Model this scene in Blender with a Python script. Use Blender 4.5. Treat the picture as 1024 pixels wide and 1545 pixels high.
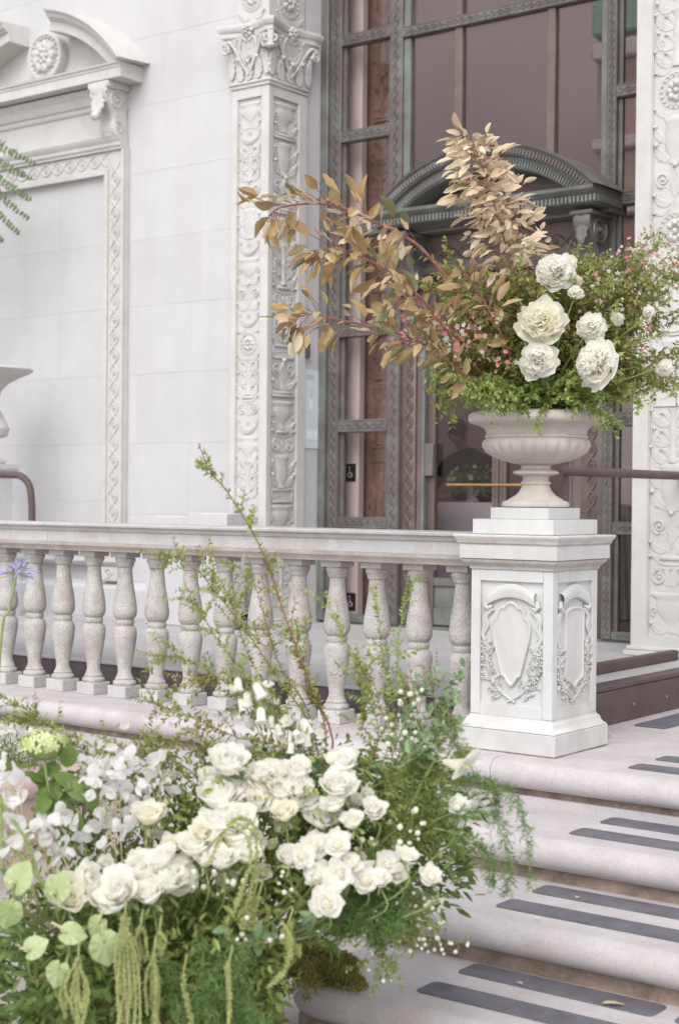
import bpy, math, random
import numpy as np
from mathutils import Matrix, Vector
random.seed(7); rng = np.random.default_rng(7)
R = math.radians
sc = bpy.context.scene
for o in list(bpy.data.objects): bpy.data.objects.remove(o)

# ------------------------------------------------------------------ camera
FPX, YAW, PITCH, ROLL, CAMH = 2305.0, 0.6452, -0.009, 0.009, 1.1
def cam_axes():
    f = np.array([-math.sin(YAW)*math.cos(PITCH), math.cos(YAW)*math.cos(PITCH), math.sin(PITCH)])
    r0 = np.array([math.cos(YAW), math.sin(YAW), 0.0]); u0 = np.cross(r0, f)
    return (r0*math.cos(ROLL)+u0*math.sin(ROLL), -r0*math.sin(ROLL)+u0*math.cos(ROLL), f)
CR, CU, CF = cam_axes(); CO = np.array([0, 0, CAMH])
cam = bpy.data.cameras.new('camera'); camo = bpy.data.objects.new('camera', cam)
sc.collection.objects.link(camo); sc.camera = camo
camo.matrix_world = Matrix(((CR[0], CU[0], -CF[0], 0), (CR[1], CU[1], -CF[1], 0), (CR[2], CU[2], -CF[2], CAMH), (0, 0, 0, 1)))
cam.sensor_fit = 'HORIZONTAL'; cam.sensor_width = 41.5; cam.lens = FPX/1024*41.5
cam.clip_end = 500; cam.clip_start = 0.1
cam.dof.use_dof = True; cam.dof.focus_distance = 6.7; cam.dof.aperture_fstop = 4.8
# ------------------------------------------------------------------ sky, sun, exposure
SUN_EL, SUN_AZ = 48, 158          # azimuth: compass style, 180 = from -Y (in front of the facade)
w = bpy.data.worlds.new('World'); sc.world = w; w.use_nodes = True
nt = w.node_tree; bg = nt.nodes['Background']
sky = nt.nodes.new('ShaderNodeTexSky'); sky.sky_type = 'NISHITA'; sky.sun_disc = False
sky.sun_elevation = R(SUN_EL); sky.sun_rotation = R(SUN_AZ)
sky.air_density = 1.0; sky.dust_density = 1.0; sky.ozone_density = 1.0
hs = nt.nodes.new('ShaderNodeHueSaturation'); hs.inputs['Saturation'].default_value = 0.22
nt.links.new(sky.outputs[0], hs.inputs['Color']); nt.links.new(hs.outputs[0], bg.inputs[0])
bg.inputs[1].default_value = 0.12
sun = bpy.data.lights.new('sun', 'SUN'); suno = bpy.data.objects.new('sun', sun); sc.collection.objects.link(suno)
sun.energy = 0.9; sun.angle = R(42); sun.color = (1, 0.955, 0.92)
az = R(SUN_AZ); sd = Vector((math.sin(az)*math.cos(R(SUN_EL)), math.cos(az)*math.cos(R(SUN_EL)), math.sin(R(SUN_EL))))
suno.rotation_euler = (-sd).to_track_quat('-Z', 'Y').to_euler(); suno.location = (0, -5, 12)
sc.view_settings.view_transform = 'Standard'; sc.view_settings.look = 'None'
sc.view_settings.exposure = 1.3; sc.view_settings.gamma = 1

# ------------------------------------------------------------------ pixel helpers (photo pixels -> directions; depth from planes)
def ray(x, y): return CF*FPX + CR*(x-512) - CU*(y-772.5)
def ony(x, y, Y): d = ray(x, y); return CO + d*(Y/d[1])
def onx(x, y, X): d = ray(x, y); return CO + d*(X/d[0])
def onz(x, y, Z): d = ray(x, y); return CO + d*((Z-CAMH)/d[2])
def at(x, y, dep): return CO + ray(x, y)*(dep/FPX)

# ------------------------------------------------------------------ mesh builder
class MB:
    def __init__(s): s.v = []; s.f = []; s.m = []; s.n = 0; s.mat = 0; s.M = None
    def add(s, v, f, mat=None):
        v = np.asarray(v, float).reshape(-1, 3)
        if s.M is not None: v = v @ s.M[:3, :3].T + s.M[:3, 3]
        s.v.append(v); n = s.n
        s.f.extend([tuple(i+n for i in q) for q in f]); s.m.extend([s.mat if mat is None else mat]*len(f)); s.n += len(v)
    def mesh(s, name, mats, smooth=True, angle=None):
        me = bpy.data.meshes.new(name)
        vv = np.concatenate(s.v) if s.v else np.zeros((0, 3))
        me.from_pydata(vv.tolist(), [], s.f)
        for m in (mats if isinstance(mats, (list, tuple)) else [mats]): me.materials.append(m)
        me.polygons.foreach_set('material_index', s.m)
        if smooth:
            me.polygons.foreach_set('use_smooth', [True]*len(me.polygons))
            if angle: me.set_sharp_from_angle(angle=R(angle))
        me.validate(); me.update(); return me
    def build(s, name, mats, parent=None, smooth=True, angle=38):
        return place(name, s.mesh(name, mats, smooth, angle), parent)
    # ---- shapes
    def box(s, x0, x1, y0, y1, z0, z1, c=0.0):
        if c <= 0:
            s.add([(x0,y0,z0),(x1,y0,z0),(x1,y1,z0),(x0,y1,z0),(x0,y0,z1),(x1,y0,z1),(x1,y1,z1),(x0,y1,z1)],
                  [(3,2,1,0),(4,5,6,7),(0,1,5,4),(1,2,6,5),(2,3,7,6),(3,0,4,7)]); return
        lo = (x0, y0, z0); hi = (x1, y1, z1); V = []; idx = {}
        for sx in (0, 1):
            for sy in (0, 1):
                for sz in (0, 1):
                    for ax in range(3):
                        p = [hi[k]-c if (sx, sy, sz)[k] else lo[k]+c for k in range(3)]
                        p[ax] = hi[ax] if (sx, sy, sz)[ax] else lo[ax]
                        idx[(sx, sy, sz, ax)] = len(V); V.append(p)
        F = []
        def key(a, va, b, vb, c_, vc, ax):
            k = [0, 0, 0]; k[a] = va; k[b] = vb; k[c_] = vc; return idx[(k[0], k[1], k[2], ax)]
        for ax in range(3):
            b, c_ = (ax+1) % 3, (ax+2) % 3
            for va in (0, 1):
                q = [key(ax, va, b, i, c_, j, ax) for i, j in ((0,0),(1,0),(1,1),(0,1))]
                F.append(tuple(q if va else q[::-1]))
            for vb in (0, 1):          # edges along ax
                for vc in (0, 1):
                    q = [key(ax,0,b,vb,c_,vc,b), key(ax,1,b,vb,c_,vc,b), key(ax,1,b,vb,c_,vc,c_), key(ax,0,b,vb,c_,vc,c_)]
                    F.append(tuple(q if vb == vc else q[::-1]) if False else tuple(q if (vb ^ vc) == 1 else q[::-1]))
        for sx in (0, 1):
            for sy in (0, 1):
                for sz in (0, 1):
                    q = [idx[(sx, sy, sz, a)] for a in range(3)]
                    F.append(tuple(q if (sx+sy+sz) % 2 == 1 else q[::-1]))
        s.add(V, F)
    def grid(s, P, flip=False, wrap=False):
        P = np.asarray(P, float); n, m = P.shape[:2]; F = []
        for i in range(n-1):
            for j in range(m if wrap else m-1):
                k = (j+1) % m; q = (i*m+j, i*m+k, (i+1)*m+k, (i+1)*m+j)
                F.append(q[::-1] if flip else q)
        s.add(P.reshape(-1, 3), F)
    def lathe(s, prof, seg=32, c=(0, 0), a0=0, a1=2*math.pi, mod=None, sy=1.0, caps=True):
        full = abs(a1-a0-2*math.pi) < 1e-6; m = seg if full else seg+1; P = []
        for k, (r, z) in enumerate(prof):
            row = []
            for j in range(m):
                a = a0+(a1-a0)*j/seg; rr = r*(mod(a, k, z) if mod else 1)
                row.append((c[0]+rr*math.cos(a), c[1]+rr*math.sin(a)*sy, z))
            P.append(row)
        s.grid(P, wrap=full)
        if caps and full:
            for k, fl in ((0, True), (len(prof)-1, False)):
                if prof[k][0] > 1e-4:
                    n = list(range(m)); s.add(P[k], [tuple(n[::-1] if fl else n)])
    def tube(s, pts, rad, seg=6, caps=True, flat=1.0, nrm=None):
        pts = np.asarray(pts, float); n = len(pts)
        rad = np.full(n, rad) if np.isscalar(rad) else np.asarray(rad, float)
        t = np.gradient(pts, axis=0); t /= np.linalg.norm(t, axis=1)[:, None]+1e-12
        if nrm is None:
            a = np.array([0, 0, 1.0]) if abs(t[0][2]) < .9 else np.array([1.0, 0, 0])
        else: a = np.asarray(nrm, float)
        ang = np.linspace(0, 2*math.pi, seg, endpoint=False); P = []
        for i in range(n):
            a = a-t[i]*(a@t[i]); a /= np.linalg.norm(a)+1e-12; b = np.cross(t[i], a)
            P.append([pts[i]+rad[i]*(math.cos(q)*b+math.sin(q)*a*flat) for q in ang])
        s.grid(P, wrap=True)
        if caps:
            s.add(P[0], [tuple(range(seg))[::-1]]); s.add(P[-1], [tuple(range(seg))])
    def stack(s, cx, cy, prof, ch=0.003):       # square profile: (half width, z)
        P = []
        for h, z in prof:
            P.append([(cx+a*h-ca*ch, cy+b*h-cb*ch, z) for a, b, ca, cb in
                      ((-1,-1,0,-1),(-1,-1,-1,0),(1,-1,1,0),(1,-1,0,-1),(1,1,0,1),(1,1,1,0),(-1,1,-1,0),(-1,1,0,1))])
        s.grid(P, wrap=True); s.add(P[0], [tuple(range(8))[::-1]]); s.add(P[-1], [tuple(range(8))])
    def extr(s, prof, x0, x1, axis='x'):        # closed (y,z) polygon swept along an axis
        n = len(prof)
        if axis == 'x': V = [(x0, a, b) for a, b in prof]+[(x1, a, b) for a, b in prof]
        elif axis == 'y': V = [(a, x0, b) for a, b in prof]+[(a, x1, b) for a, b in prof]
        else: V = [(a, b, x0) for a, b in prof]+[(a, b, x1) for a, b in prof]
        F = [(i, (i+1) % n, n+(i+1) % n, n+i) for i in range(n)]+[tuple(range(n))[::-1], tuple(range(n, 2*n))]
        ar = sum(prof[i][0]*prof[(i+1) % n][1]-prof[(i+1) % n][0]*prof[i][1] for i in range(n))
        if (ar > 0) == (axis == 'y'): F = [q[::-1] for q in F]
        s.add(V, F)
    def ball(s, c, r, seg=8, rings=5, sc_=(1, 1, 1)):
        P = []
        for i in range(rings+1):
            a = math.pi*i/rings
            P.append([(c[0]+r*sc_[0]*math.sin(a)*math.cos(b), c[1]+r*sc_[1]*math.sin(a)*math.sin(b), c[2]-r*sc_[2]*math.cos(a))
                      for b in np.linspace(0, 2*math.pi, seg, endpoint=False)])
        s.grid(P, wrap=True)

COL = sc.collection
def place(name, me, parent=None, M=None):
    o = bpy.data.objects.new(name, me); COL.objects.link(o)
    if parent is not None:
        o.parent = parent; o.matrix_parent_inverse = WM[parent.name].inverted()
    o.matrix_basis = M if M is not None else Matrix()
    WM[o.name] = M.copy() if M is not None else Matrix()
    return o
WM = {}
def thing(name, label, cat, loc=(0, 0, 0), group=None):
    o = bpy.data.objects.new(name, None); COL.objects.link(o); o.empty_display_size = 0.1
    o.location = Vector([float(k) for k in loc]); WM[o.name] = Matrix.Translation(o.location)
    return tag(o, label, cat, group)
def tag(o, label, cat, group=None):
    o['label'] = label; o['category'] = cat
    if group: o['group'] = group
    return o
def struct(o): o['kind'] = 'structure'; return o
def frame(O, U, V, W):
    M = np.eye(4); M[:3, 0] = U; M[:3, 1] = V; M[:3, 2] = W; M[:3, 3] = O; return M
def smooth_path(pts, n=24):
    pts = np.asarray(pts, float)
    if len(pts) == 2: return np.array([pts[0]+(pts[1]-pts[0])*t for t in np.linspace(0, 1, n)])
    P = np.vstack([2*pts[0]-pts[1], pts, 2*pts[-1]-pts[-2]]); out = []
    L = len(pts)-1
    for t in np.linspace(0, L, n):
        i = min(int(t), L-1); u = t-i; p0, p1, p2, p3 = P[i:i+4]
        out.append(.5*((2*p1)+(-p0+p2)*u+(2*p0-5*p1+4*p2-p3)*u*u+(-p0+3*p1-3*p2+p3)*u**3))
    return np.array(out)

# ------------------------------------------------------------------ materials
def _n(nt, t, **k):
    n = nt.nodes.new(t)
    for a, b in k.items(): setattr(n, a, b)
    return n
def mat_stone(name, c1, c2, scale=6, rough=.75, bump=.15, bscale=60, stain=None, stain_amt=.4, speck=None, streak=False):
    m = bpy.data.materials.new(name); m.use_nodes = True; nt = m.node_tree; b = nt.nodes['Principled BSDF']; L = nt.links.new
    tc = _n(nt, 'ShaderNodeTexCoord'); geo = _n(nt, 'ShaderNodeNewGeometry')
    n1 = _n(nt, 'ShaderNodeTexNoise'); n1.inputs['Scale'].default_value = scale; n1.inputs['Detail'].default_value = 8; n1.inputs['Roughness'].default_value = .65
    L(geo.outputs['Position'], n1.inputs['Vector'])
    r1 = _n(nt, 'ShaderNodeValToRGB'); r1.color_ramp.elements[0].position = .35; r1.color_ramp.elements[1].position = .68
    r1.color_ramp.elements[0].color = (*c1, 1); r1.color_ramp.elements[1].color = (*c2, 1); L(n1.outputs['Fac'], r1.inputs['Fac'])
    col = r1.outputs['Color']
    oi = _n(nt, 'ShaderNodeObjectInfo'); hv = _n(nt, 'ShaderNodeHueSaturation')
    mr = _n(nt, 'ShaderNodeMapRange'); mr.inputs['To Min'].default_value = .965; mr.inputs['To Max'].default_value = 1.02
    L(oi.outputs['Random'], mr.inputs['Value']); L(mr.outputs[0], hv.inputs['Value']); L(col, hv.inputs['Color']); col = hv.outputs['Color']
    if stain:
        n2 = _n(nt, 'ShaderNodeTexNoise'); n2.inputs['Scale'].default_value = scale*.35; n2.inputs['Detail'].default_value = 10; n2.inputs['Roughness'].default_value = .72
        mp = _n(nt, 'ShaderNodeMapping'); mp.inputs['Scale'].default_value = (1.6, 1.6, .35) if streak else (1, 1, 1)
        L(geo.outputs['Position'], mp.inputs['Vector']); L(mp.outputs[0], n2.inputs['Vector'])
        r2 = _n(nt, 'ShaderNodeValToRGB'); r2.color_ramp.elements[0].position = .5; r2.color_ramp.elements[1].position = .75
        r2.color_ramp.elements[1].color = (stain_amt,)*3+(1,)
        L(n2.outputs['Fac'], r2.inputs['Fac'])
        mx = _n(nt, 'ShaderNodeMix', data_type='RGBA'); L(r2.outputs[0], mx.inputs[0]); L(col, mx.inputs[6]); mx.inputs[7].default_value = (*stain, 1); col = mx.outputs[2]
    if speck:
        n3 = _n(nt, 'ShaderNodeTexNoise'); n3.inputs['Scale'].default_value = speck[1]; n3.inputs['Detail'].default_value = 3
        L(geo.outputs['Position'], n3.inputs['Vector'])
        r3 = _n(nt, 'ShaderNodeValToRGB'); r3.color_ramp.elements[0].position = .3; r3.color_ramp.elements[1].position = .47
        r3.color_ramp.elements[0].color = (speck[2],)*3+(1,); r3.color_ramp.elements[1].color = (0, 0, 0, 1); L(n3.outputs['Fac'], r3.inputs['Fac'])
        mx = _n(nt, 'ShaderNodeMix', data_type='RGBA'); L(r3.outputs[0], mx.inputs[0]); L(col, mx.inputs[6]); mx.inputs[7].default_value = (*speck[0], 1); col = mx.outputs[2]
    L(col, b.inputs['Base Color']); b.inputs['Roughness'].default_value = rough; b.inputs['Specular IOR Level'].default_value = .3
    nb = _n(nt, 'ShaderNodeTexNoise'); nb.inputs['Scale'].default_value = bscale; nb.inputs['Detail'].default_value = 6
    L(geo.outputs['Position'], nb.inputs['Vector'])
    bp = _n(nt, 'ShaderNodeBump'); bp.inputs['Strength'].default_value = bump; bp.inputs['Distance'].default_value = .01
    L(nb.outputs['Fac'], bp.inputs['Height']); L(bp.outputs[0], b.inputs['Normal'])
    return m
def mat_plain(name, col, rough=.6, metal=0, spec=.4, var=.12, scale=20):
    m = bpy.data.materials.new(name); m.use_nodes = True; nt = m.node_tree; b = nt.nodes['Principled BSDF']; L = nt.links.new
    geo = _n(nt, 'ShaderNodeNewGeometry'); n1 = _n(nt, 'ShaderNodeTexNoise'); n1.inputs['Scale'].default_value = scale; n1.inputs['Detail'].default_value = 5
    L(geo.outputs['Position'], n1.inputs['Vector'])
    r1 = _n(nt, 'ShaderNodeValToRGB'); r1.color_ramp.elements[0].position = .3; r1.color_ramp.elements[1].position = .7
    r1.color_ramp.elements[0].color = (*[c*(1-var) for c in col], 1); r1.color_ramp.elements[1].color = (*[min(1, c*(1+var)) for c in col], 1)
    L(n1.outputs['Fac'], r1.inputs[0]); L(r1.outputs[0], b.inputs['Base Color'])
    b.inputs['Roughness'].default_value = rough; b.inputs['Metallic'].default_value = metal; b.inputs['Specular IOR Level'].default_value = spec
    return m
def mat_leaf(name, c1, c2, trans=.3, rough=.5, back=None, vein=False, objvar=.0):
    m = bpy.data.materials.new(name); m.use_nodes = True; nt = m.node_tree; L = nt.links.new
    b = nt.nodes['Principled BSDF']; out = nt.nodes['Material Output']
    geo = _n(nt, 'ShaderNodeNewGeometry'); oi = _n(nt, 'ShaderNodeObjectInfo')
    n1 = _n(nt, 'ShaderNodeTexNoise'); n1.inputs['Scale'].default_value = 14; n1.inputs['Detail'].default_value = 4
    L(geo.outputs['Position'], n1.inputs['Vector'])
    ri = _n(nt, 'ShaderNodeMath', operation='MULTIPLY_ADD'); L(geo.outputs['Random Per Island'], ri.inputs[0]); ri.inputs[1].default_value = .55
    L(n1.outputs['Fac'], ri.inputs[2])
    ro = _n(nt, 'ShaderNodeMath', operation='MULTIPLY_ADD'); L(oi.outputs['Random'], ro.inputs[0]); ro.inputs[1].default_value = objvar; L(ri.outputs[0], ro.inputs[2])
    r1 = _n(nt, 'ShaderNodeValToRGB'); r1.color_ramp.elements[0].position = .35; r1.color_ramp.elements[1].position = .95+objvar*.7 if objvar < .05 else .999
    r1.color_ramp.elements[0].color = (*c1, 1); r1.color_ramp.elements[1].color = (*c2, 1)
    if objvar:
        mr = _n(nt, 'ShaderNodeMapRange'); mr.inputs['From Max'].default_value = 1.0+objvar; L(ro.outputs[0], mr.inputs['Value']); L(mr.outputs[0], r1.inputs[0])
    else: L(ro.outputs[0], r1.inputs[0])
    col = r1.outputs[0]
    if back:
        mx = _n(nt, 'ShaderNodeMix', data_type='RGBA'); L(geo.outputs['Backfacing'], mx.inputs[0]); L(col, mx.inputs[6]); mx.inputs[7].default_value = (*back, 1); col = mx.outputs[2]
    L(col, b.inputs['Base Color']); b.inputs['Roughness'].default_value = rough; b.inputs['Specular IOR Level'].default_value = .35
    tr = _n(nt, 'ShaderNodeBsdfTranslucent'); L(col, tr.inputs['Color'])
    ms = _n(nt, 'ShaderNodeMixShader'); ms.inputs[0].default_value = trans; L(b.outputs[0], ms.inputs[1]); L(tr.outputs[0], ms.inputs[2])
    L(ms.outputs[0], out.inputs['Surface']); return m
def mat_bronze(name, c1, c2, amt=(.45, .7), metal=.35):
    m = bpy.data.materials.new(name); m.use_nodes = True; nt = m.node_tree; b = nt.nodes['Principled BSDF']; L = nt.links.new
    geo = _n(nt, 'ShaderNodeNewGeometry')
    n1 = _n(nt, 'ShaderNodeTexNoise'); n1.inputs['Scale'].default_value = 5; n1.inputs['Detail'].default_value = 9; n1.inputs['Roughness'].default_value = .7
    L(geo.outputs['Position'], n1.inputs['Vector'])
    r = _n(nt, 'ShaderNodeValToRGB'); r.color_ramp.elements[0].position, r.color_ramp.elements[1].position = amt
    r.color_ramp.elements[0].color = (*c1, 1); r.color_ramp.elements[1].color = (*c2, 1); L(n1.outputs['Fac'], r.inputs[0])
    L(r.outputs[0], b.inputs['Base Color']); b.inputs['Metallic'].default_value = metal; b.inputs['Roughness'].default_value = .5
    nb = _n(nt, 'ShaderNodeTexNoise'); nb.inputs['Scale'].default_value = 150; L(geo.outputs['Position'], nb.inputs['Vector'])
    bp = _n(nt, 'ShaderNodeBump'); bp.inputs['Strength'].default_value = .12; bp.inputs['Distance'].default_value = .005
    L(nb.outputs[0], bp.inputs['Height']); L(bp.outputs[0], b.inputs['Normal']); return m
def mat_glass(name):
    m = bpy.data.materials.new(name); m.use_nodes = True; nt = m.node_tree; L = nt.links.new
    for n in list(nt.nodes):
        if n.type == 'BSDF_PRINCIPLED': nt.nodes.remove(n)
    out = nt.nodes['Material Output']
    tr = _n(nt, 'ShaderNodeBsdfTransparent'); tr.inputs['Color'].default_value = (.91, .875, .875, 1)
    gl = _n(nt, 'ShaderNodeBsdfGlossy'); gl.inputs['Color'].default_value = (.92, .82, .82, 1); gl.inputs['Roughness'].default_value = .015
    geo = _n(nt, 'ShaderNodeNewGeometry'); nz = _n(nt, 'ShaderNodeTexNoise'); nz.inputs['Scale'].default_value = 1.6
    L(geo.outputs['Position'], nz.inputs['Vector']); bp = _n(nt, 'ShaderNodeBump'); bp.inputs['Strength'].default_value = .03; bp.inputs['Distance'].default_value = .05
    L(nz.outputs[0], bp.inputs['Height']); L(bp.outputs[0], gl.inputs['Normal'])
    fr = _n(nt, 'ShaderNodeFresnel'); fr.inputs[0].default_value = 1.5
    mu = _n(nt, 'ShaderNodeMath', operation='MULTIPLY_ADD'); L(fr.outputs[0], mu.inputs[0]); mu.inputs[1].default_value = .3; mu.inputs[2].default_value = .0
    ms = _n(nt, 'ShaderNodeMixShader'); L(mu.outputs[0], ms.inputs[0]); L(tr.outputs[0], ms.inputs[1]); L(gl.outputs[0], ms.inputs[2])
    L(ms.outputs[0], out.inputs['Surface']); return m

LIME = mat_stone('limestone', (.486, .476, .482), (.526, .516, .521), 3, .8, .12, 70, (.44, .42, .42), .65, streak=True)
LIMEC = mat_stone('carved limestone', (0.490, 0.475, 0.457), (0.540, 0.526, 0.508), 8, .8, .12, 90, (0.418, 0.353, 0.317), .6)
MARB = mat_stone('pedestal marble', (0.490, 0.486, 0.475), (0.547, 0.544, 0.533), 7, .72, .10, 80, (0.396, 0.324, 0.274), .5, streak=True)
GRAN = mat_stone('pitted granite', (.40, .372, .355), (.53, .505, .485), 16, .85, .8, 120, (.30, .235, .20), .7, speck=((.24, .20, .185), 140, .6))
RAILM = mat_stone('rail stone', (.425, .412, .408), (.505, .493, .488), 8, .75, .2, 100, (.33, .265, .235), .75, streak=True, speck=((.28, .235, .215), 130, .4))
RAILD = mat_stone('stained and shaded moulding', (.35, .305, .28), (.45, .41, .385), 10, .8, .3, 100, (.21, .155, .125), .85)  # brown stain, coloured darker overall to deepen the shade under the rail
STEP = mat_stone('step granite', (.44, .404, .408), (.522, .488, .490), 7, .7, .25, 160, (.36, .295, .285), .7, speck=((.31, .275, .275), 110, .4))
URNM = mat_stone('urn stone', (.44, .40, .365), (.56, .515, .475), 7, .8, .15, 90, (.38, .29, .23), .6, streak=True)
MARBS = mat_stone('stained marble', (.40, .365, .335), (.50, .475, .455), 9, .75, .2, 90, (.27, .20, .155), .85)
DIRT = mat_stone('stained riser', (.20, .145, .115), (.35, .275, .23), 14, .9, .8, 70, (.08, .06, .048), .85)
STRIP = mat_stone('grip strip', (.115, .11, .127), (.165, .16, .178), 9, .8, .5, 400, (.24, .22, .23), .5)
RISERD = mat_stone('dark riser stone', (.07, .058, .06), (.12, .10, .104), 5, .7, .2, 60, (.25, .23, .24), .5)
FLOOR = mat_stone('porch floor', (0.360, 0.353, 0.353), (0.432, 0.421, 0.418), 3, .6, .06, 90, (0.302, 0.274, 0.266), .5)
BROWN = mat_stone('brown metal', (.08, .052, .05), (.11, .075, .072), 4, .5, .05, 200, (.2, .15, .14), .3)
PAVE = mat_stone('garden paving', (.30, .28, .26), (.42, .39, .37), 3, .85, .3, 40, (.2, .18, .15), .5)
PINKST = mat_stone('pink stone', (.42, .32, .285), (.52, .42, .38), 6, .8, .2, 60, (.36, .25, .22), .5)
BRZ = mat_bronze('bronze', (.13, .113, .105), (.185, .185, .172), metal=.2)
BRZG = mat_bronze('green bronze', (.138, .13, .12), (.195, .225, .208), (.42, .70), metal=.2)
BRZB = mat_bronze('brown bronze', (.135, .098, .088), (.175, .135, .122), metal=.2)
BRASS = mat_plain('brass', (.45, .27, .10), .35, .8)
BLACK = mat_plain('black rubber', (.012, .011, .012), .6)
GLASS = mat_glass('window glass')
INW = mat_plain('interior wall', (.46, .385, .385), .8, var=.06, scale=1)
INP = mat_plain('interior plaster', (.72, .69, .66), .8, var=.06, scale=2)
INB = mat_plain('interior brown panel', (.25, .175, .14), .55, var=.2, scale=5)
INF = mat_plain('interior floor', (.22, .16, .14), .4, var=.15, scale=3)
LINEN = mat_plain('linen', (.66, .66, .72), .9, var=.06, scale=6)
PINKW = mat_plain('pink plaster', (.52, .38, .33), .8, var=.08, scale=3)
SIGNM = mat_plain('sign enamel', (.58, .63, .66), .35, var=.04, scale=4)
SIGNL = mat_plain('sign print', (.68, .76, .78), .4, var=.02)
SIGND = mat_plain('sign text', (.30, .34, .36), .5, var=.02)
WHITEP = mat_plain('white print', (.75, .72, .70), .5, var=.02)
SKIN = mat_plain('skin', (.42, .25, .19), .5, var=.05)
HAIR = mat_plain('dark hair', (.015, .012, .011), .45, var=.2, scale=80)
CLOTH = mat_plain('black cloth', (.016, .016, .018), .9, var=.3, scale=30)
# plants
MAGNO = mat_leaf('gold brown leaf', (.27, .19, .08), (.62, .50, .28), .3, .34, back=(.42, .29, .14), objvar=.5)
MAGPALE = mat_leaf('pale beige leaf', (.48, .375, .25), (.82, .73, .57), .3, .4, back=(.62, .49, .34), objvar=.5)
MAGGR = mat_leaf('dull green leaf', (.10, .12, .055), (.30, .30, .16), .25, .35, back=(.34, .24, .12), objvar=.5)
GRN = mat_leaf('fresh green leaf', (.12, .18, .04), (.40, .47, .15), .4, .5)
GRN2 = mat_leaf('olive leaf', (.12, .16, .04), (.37, .40, .13), .4, .5)
GRND = mat_leaf('deep green leaf', (.045, .09, .022), (.20, .28, .08), .34, .5)
GRNB = mat_leaf('blue green leaf', (.10, .17, .085), (.25, .35, .19), .3, .5)
FERNM = mat_leaf('asparagus fern', (.045, .10, .024), (.18, .29, .085), .3, .6)
SPATH = mat_leaf('anthurium spathe', (.25, .35, .13), (.50, .56, .30), .3, .28, objvar=.6)
def add_veins(m, col):
    nt = m.node_tree; L = nt.links.new; tc = _n(nt, 'ShaderNodeTexCoord'); sp_ = _n(nt, 'ShaderNodeSeparateXYZ'); L(tc.outputs['Object'], sp_.inputs[0])
    ad = _n(nt, 'ShaderNodeMath', operation='ADD'); L(sp_.outputs['Y'], ad.inputs[0]); ad.inputs[1].default_value = .02
    at_ = _n(nt, 'ShaderNodeMath', operation='ARCTAN2'); L(sp_.outputs['X'], at_.inputs[0]); L(ad.outputs[0], at_.inputs[1])
    mu = _n(nt, 'ShaderNodeMath', operation='MULTIPLY'); L(at_.outputs[0], mu.inputs[0]); mu.inputs[1].default_value = 9
    co = _n(nt, 'ShaderNodeMath', operation='COSINE'); L(mu.outputs[0], co.inputs[0])
    mr = _n(nt, 'ShaderNodeMapRange'); mr.inputs['From Min'].default_value = .93; L(co.outputs[0], mr.inputs['Value']); mr.inputs['To Max'].default_value = .35
    b = nt.nodes['Principled BSDF']; src = b.inputs['Base Color'].links[0].from_socket
    mx = _n(nt, 'ShaderNodeMix', data_type='RGBA'); L(mr.outputs[0], mx.inputs[0]); L(src, mx.inputs[6]); mx.inputs[7].default_value = (*col, 1); L(mx.outputs[2], b.inputs['Base Color'])
    for n in nt.nodes:
        if n.type == 'BSDF_TRANSLUCENT': L(mx.outputs[2], n.inputs['Color'])
    bp = _n(nt, 'ShaderNodeBump'); bp.inputs['Strength'].default_value = .18; bp.inputs['Distance'].default_value = .006; L(co.outputs[0], bp.inputs['Height']); L(bp.outputs[0], b.inputs['Normal'])
add_veins(SPATH, (.56, .60, .38))
AMAR = mat_leaf('amaranth', (.25, .29, .10), (.45, .47, .20), .2, .8)
VIBM = mat_leaf('viburnum floret', (.45, .53, .22), (.68, .72, .40), .3, .6)
MOSSM = mat_leaf('moss', (.10, .10, .025), (.27, .24, .08), .1, .9)
STEMR = mat_plain('reddish stem', (.24, .10, .075), .6, var=.3, scale=40)
STEMG = mat_plain('green stem', (.22, .27, .10), .6, var=.2, scale=30)
STEMT = mat_plain('tan stem', (.46, .38, .22), .6, var=.2, scale=30)
FERNP = mat_leaf('pale fern', (.13, .18, .10), (.30, .36, .21), .4, .6)
PETAL = mat_leaf('white petal', (.95, .93, .87), (.97, .96, .92), .68, .6)
PETALC = mat_leaf('cream petal', (.95, .92, .80), (.96, .94, .85), .68, .6)
PETALT = mat_leaf('papery petal', (.76, .73, .73), (.88, .86, .85), .6, .5)
PETALY = mat_leaf('greenish centre', (.62, .62, .30), (.78, .75, .45), .3, .6)
PETALP = mat_leaf('pink petal', (.42, .12, .15), (.66, .30, .32), .3, .6)
PETALV = mat_leaf('lilac petal', (.36, .34, .62), (.60, .57, .82), .35, .6)
# ================================================================== GROUND, PORCH, STEPS
ZP = .14; GZ = -.74
b = MB(); b.box(-60, 60, -60, 60, GZ-.2, GZ); struct(b.build('ground', PAVE))
NF = [5.56, 5.06, 4.52, 4.02]; ZS = [0, -.185, -.353, -.530]
def slab(mb, xl, yf, xr, yb, zt, th=.118, rc=.16):
    prof = []
    for k in range(9):
        a = math.pi/2-math.pi*k/8; prof.append((.055*(1-math.cos(a)), zt-th/2+th/2*math.sin(a)))
    P = []
    for d, z in prof:
        row = [(xr, yb, z), (xl+d, yb, z)]
        for k in range(9):
            a = math.pi+math.pi/2*k/8; row.append((xl+rc+(rc-d)*math.cos(a), yf+rc+(rc-d)*math.sin(a), z))
        row += [(xr, yf+d, z)]; P.append(row)
    m = len(P[0]); mb.grid(P, wrap=True, flip=True); mb.add(P[0], [tuple(range(m))]); mb.add(P[-1], [tuple(range(m))[::-1]])
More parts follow.
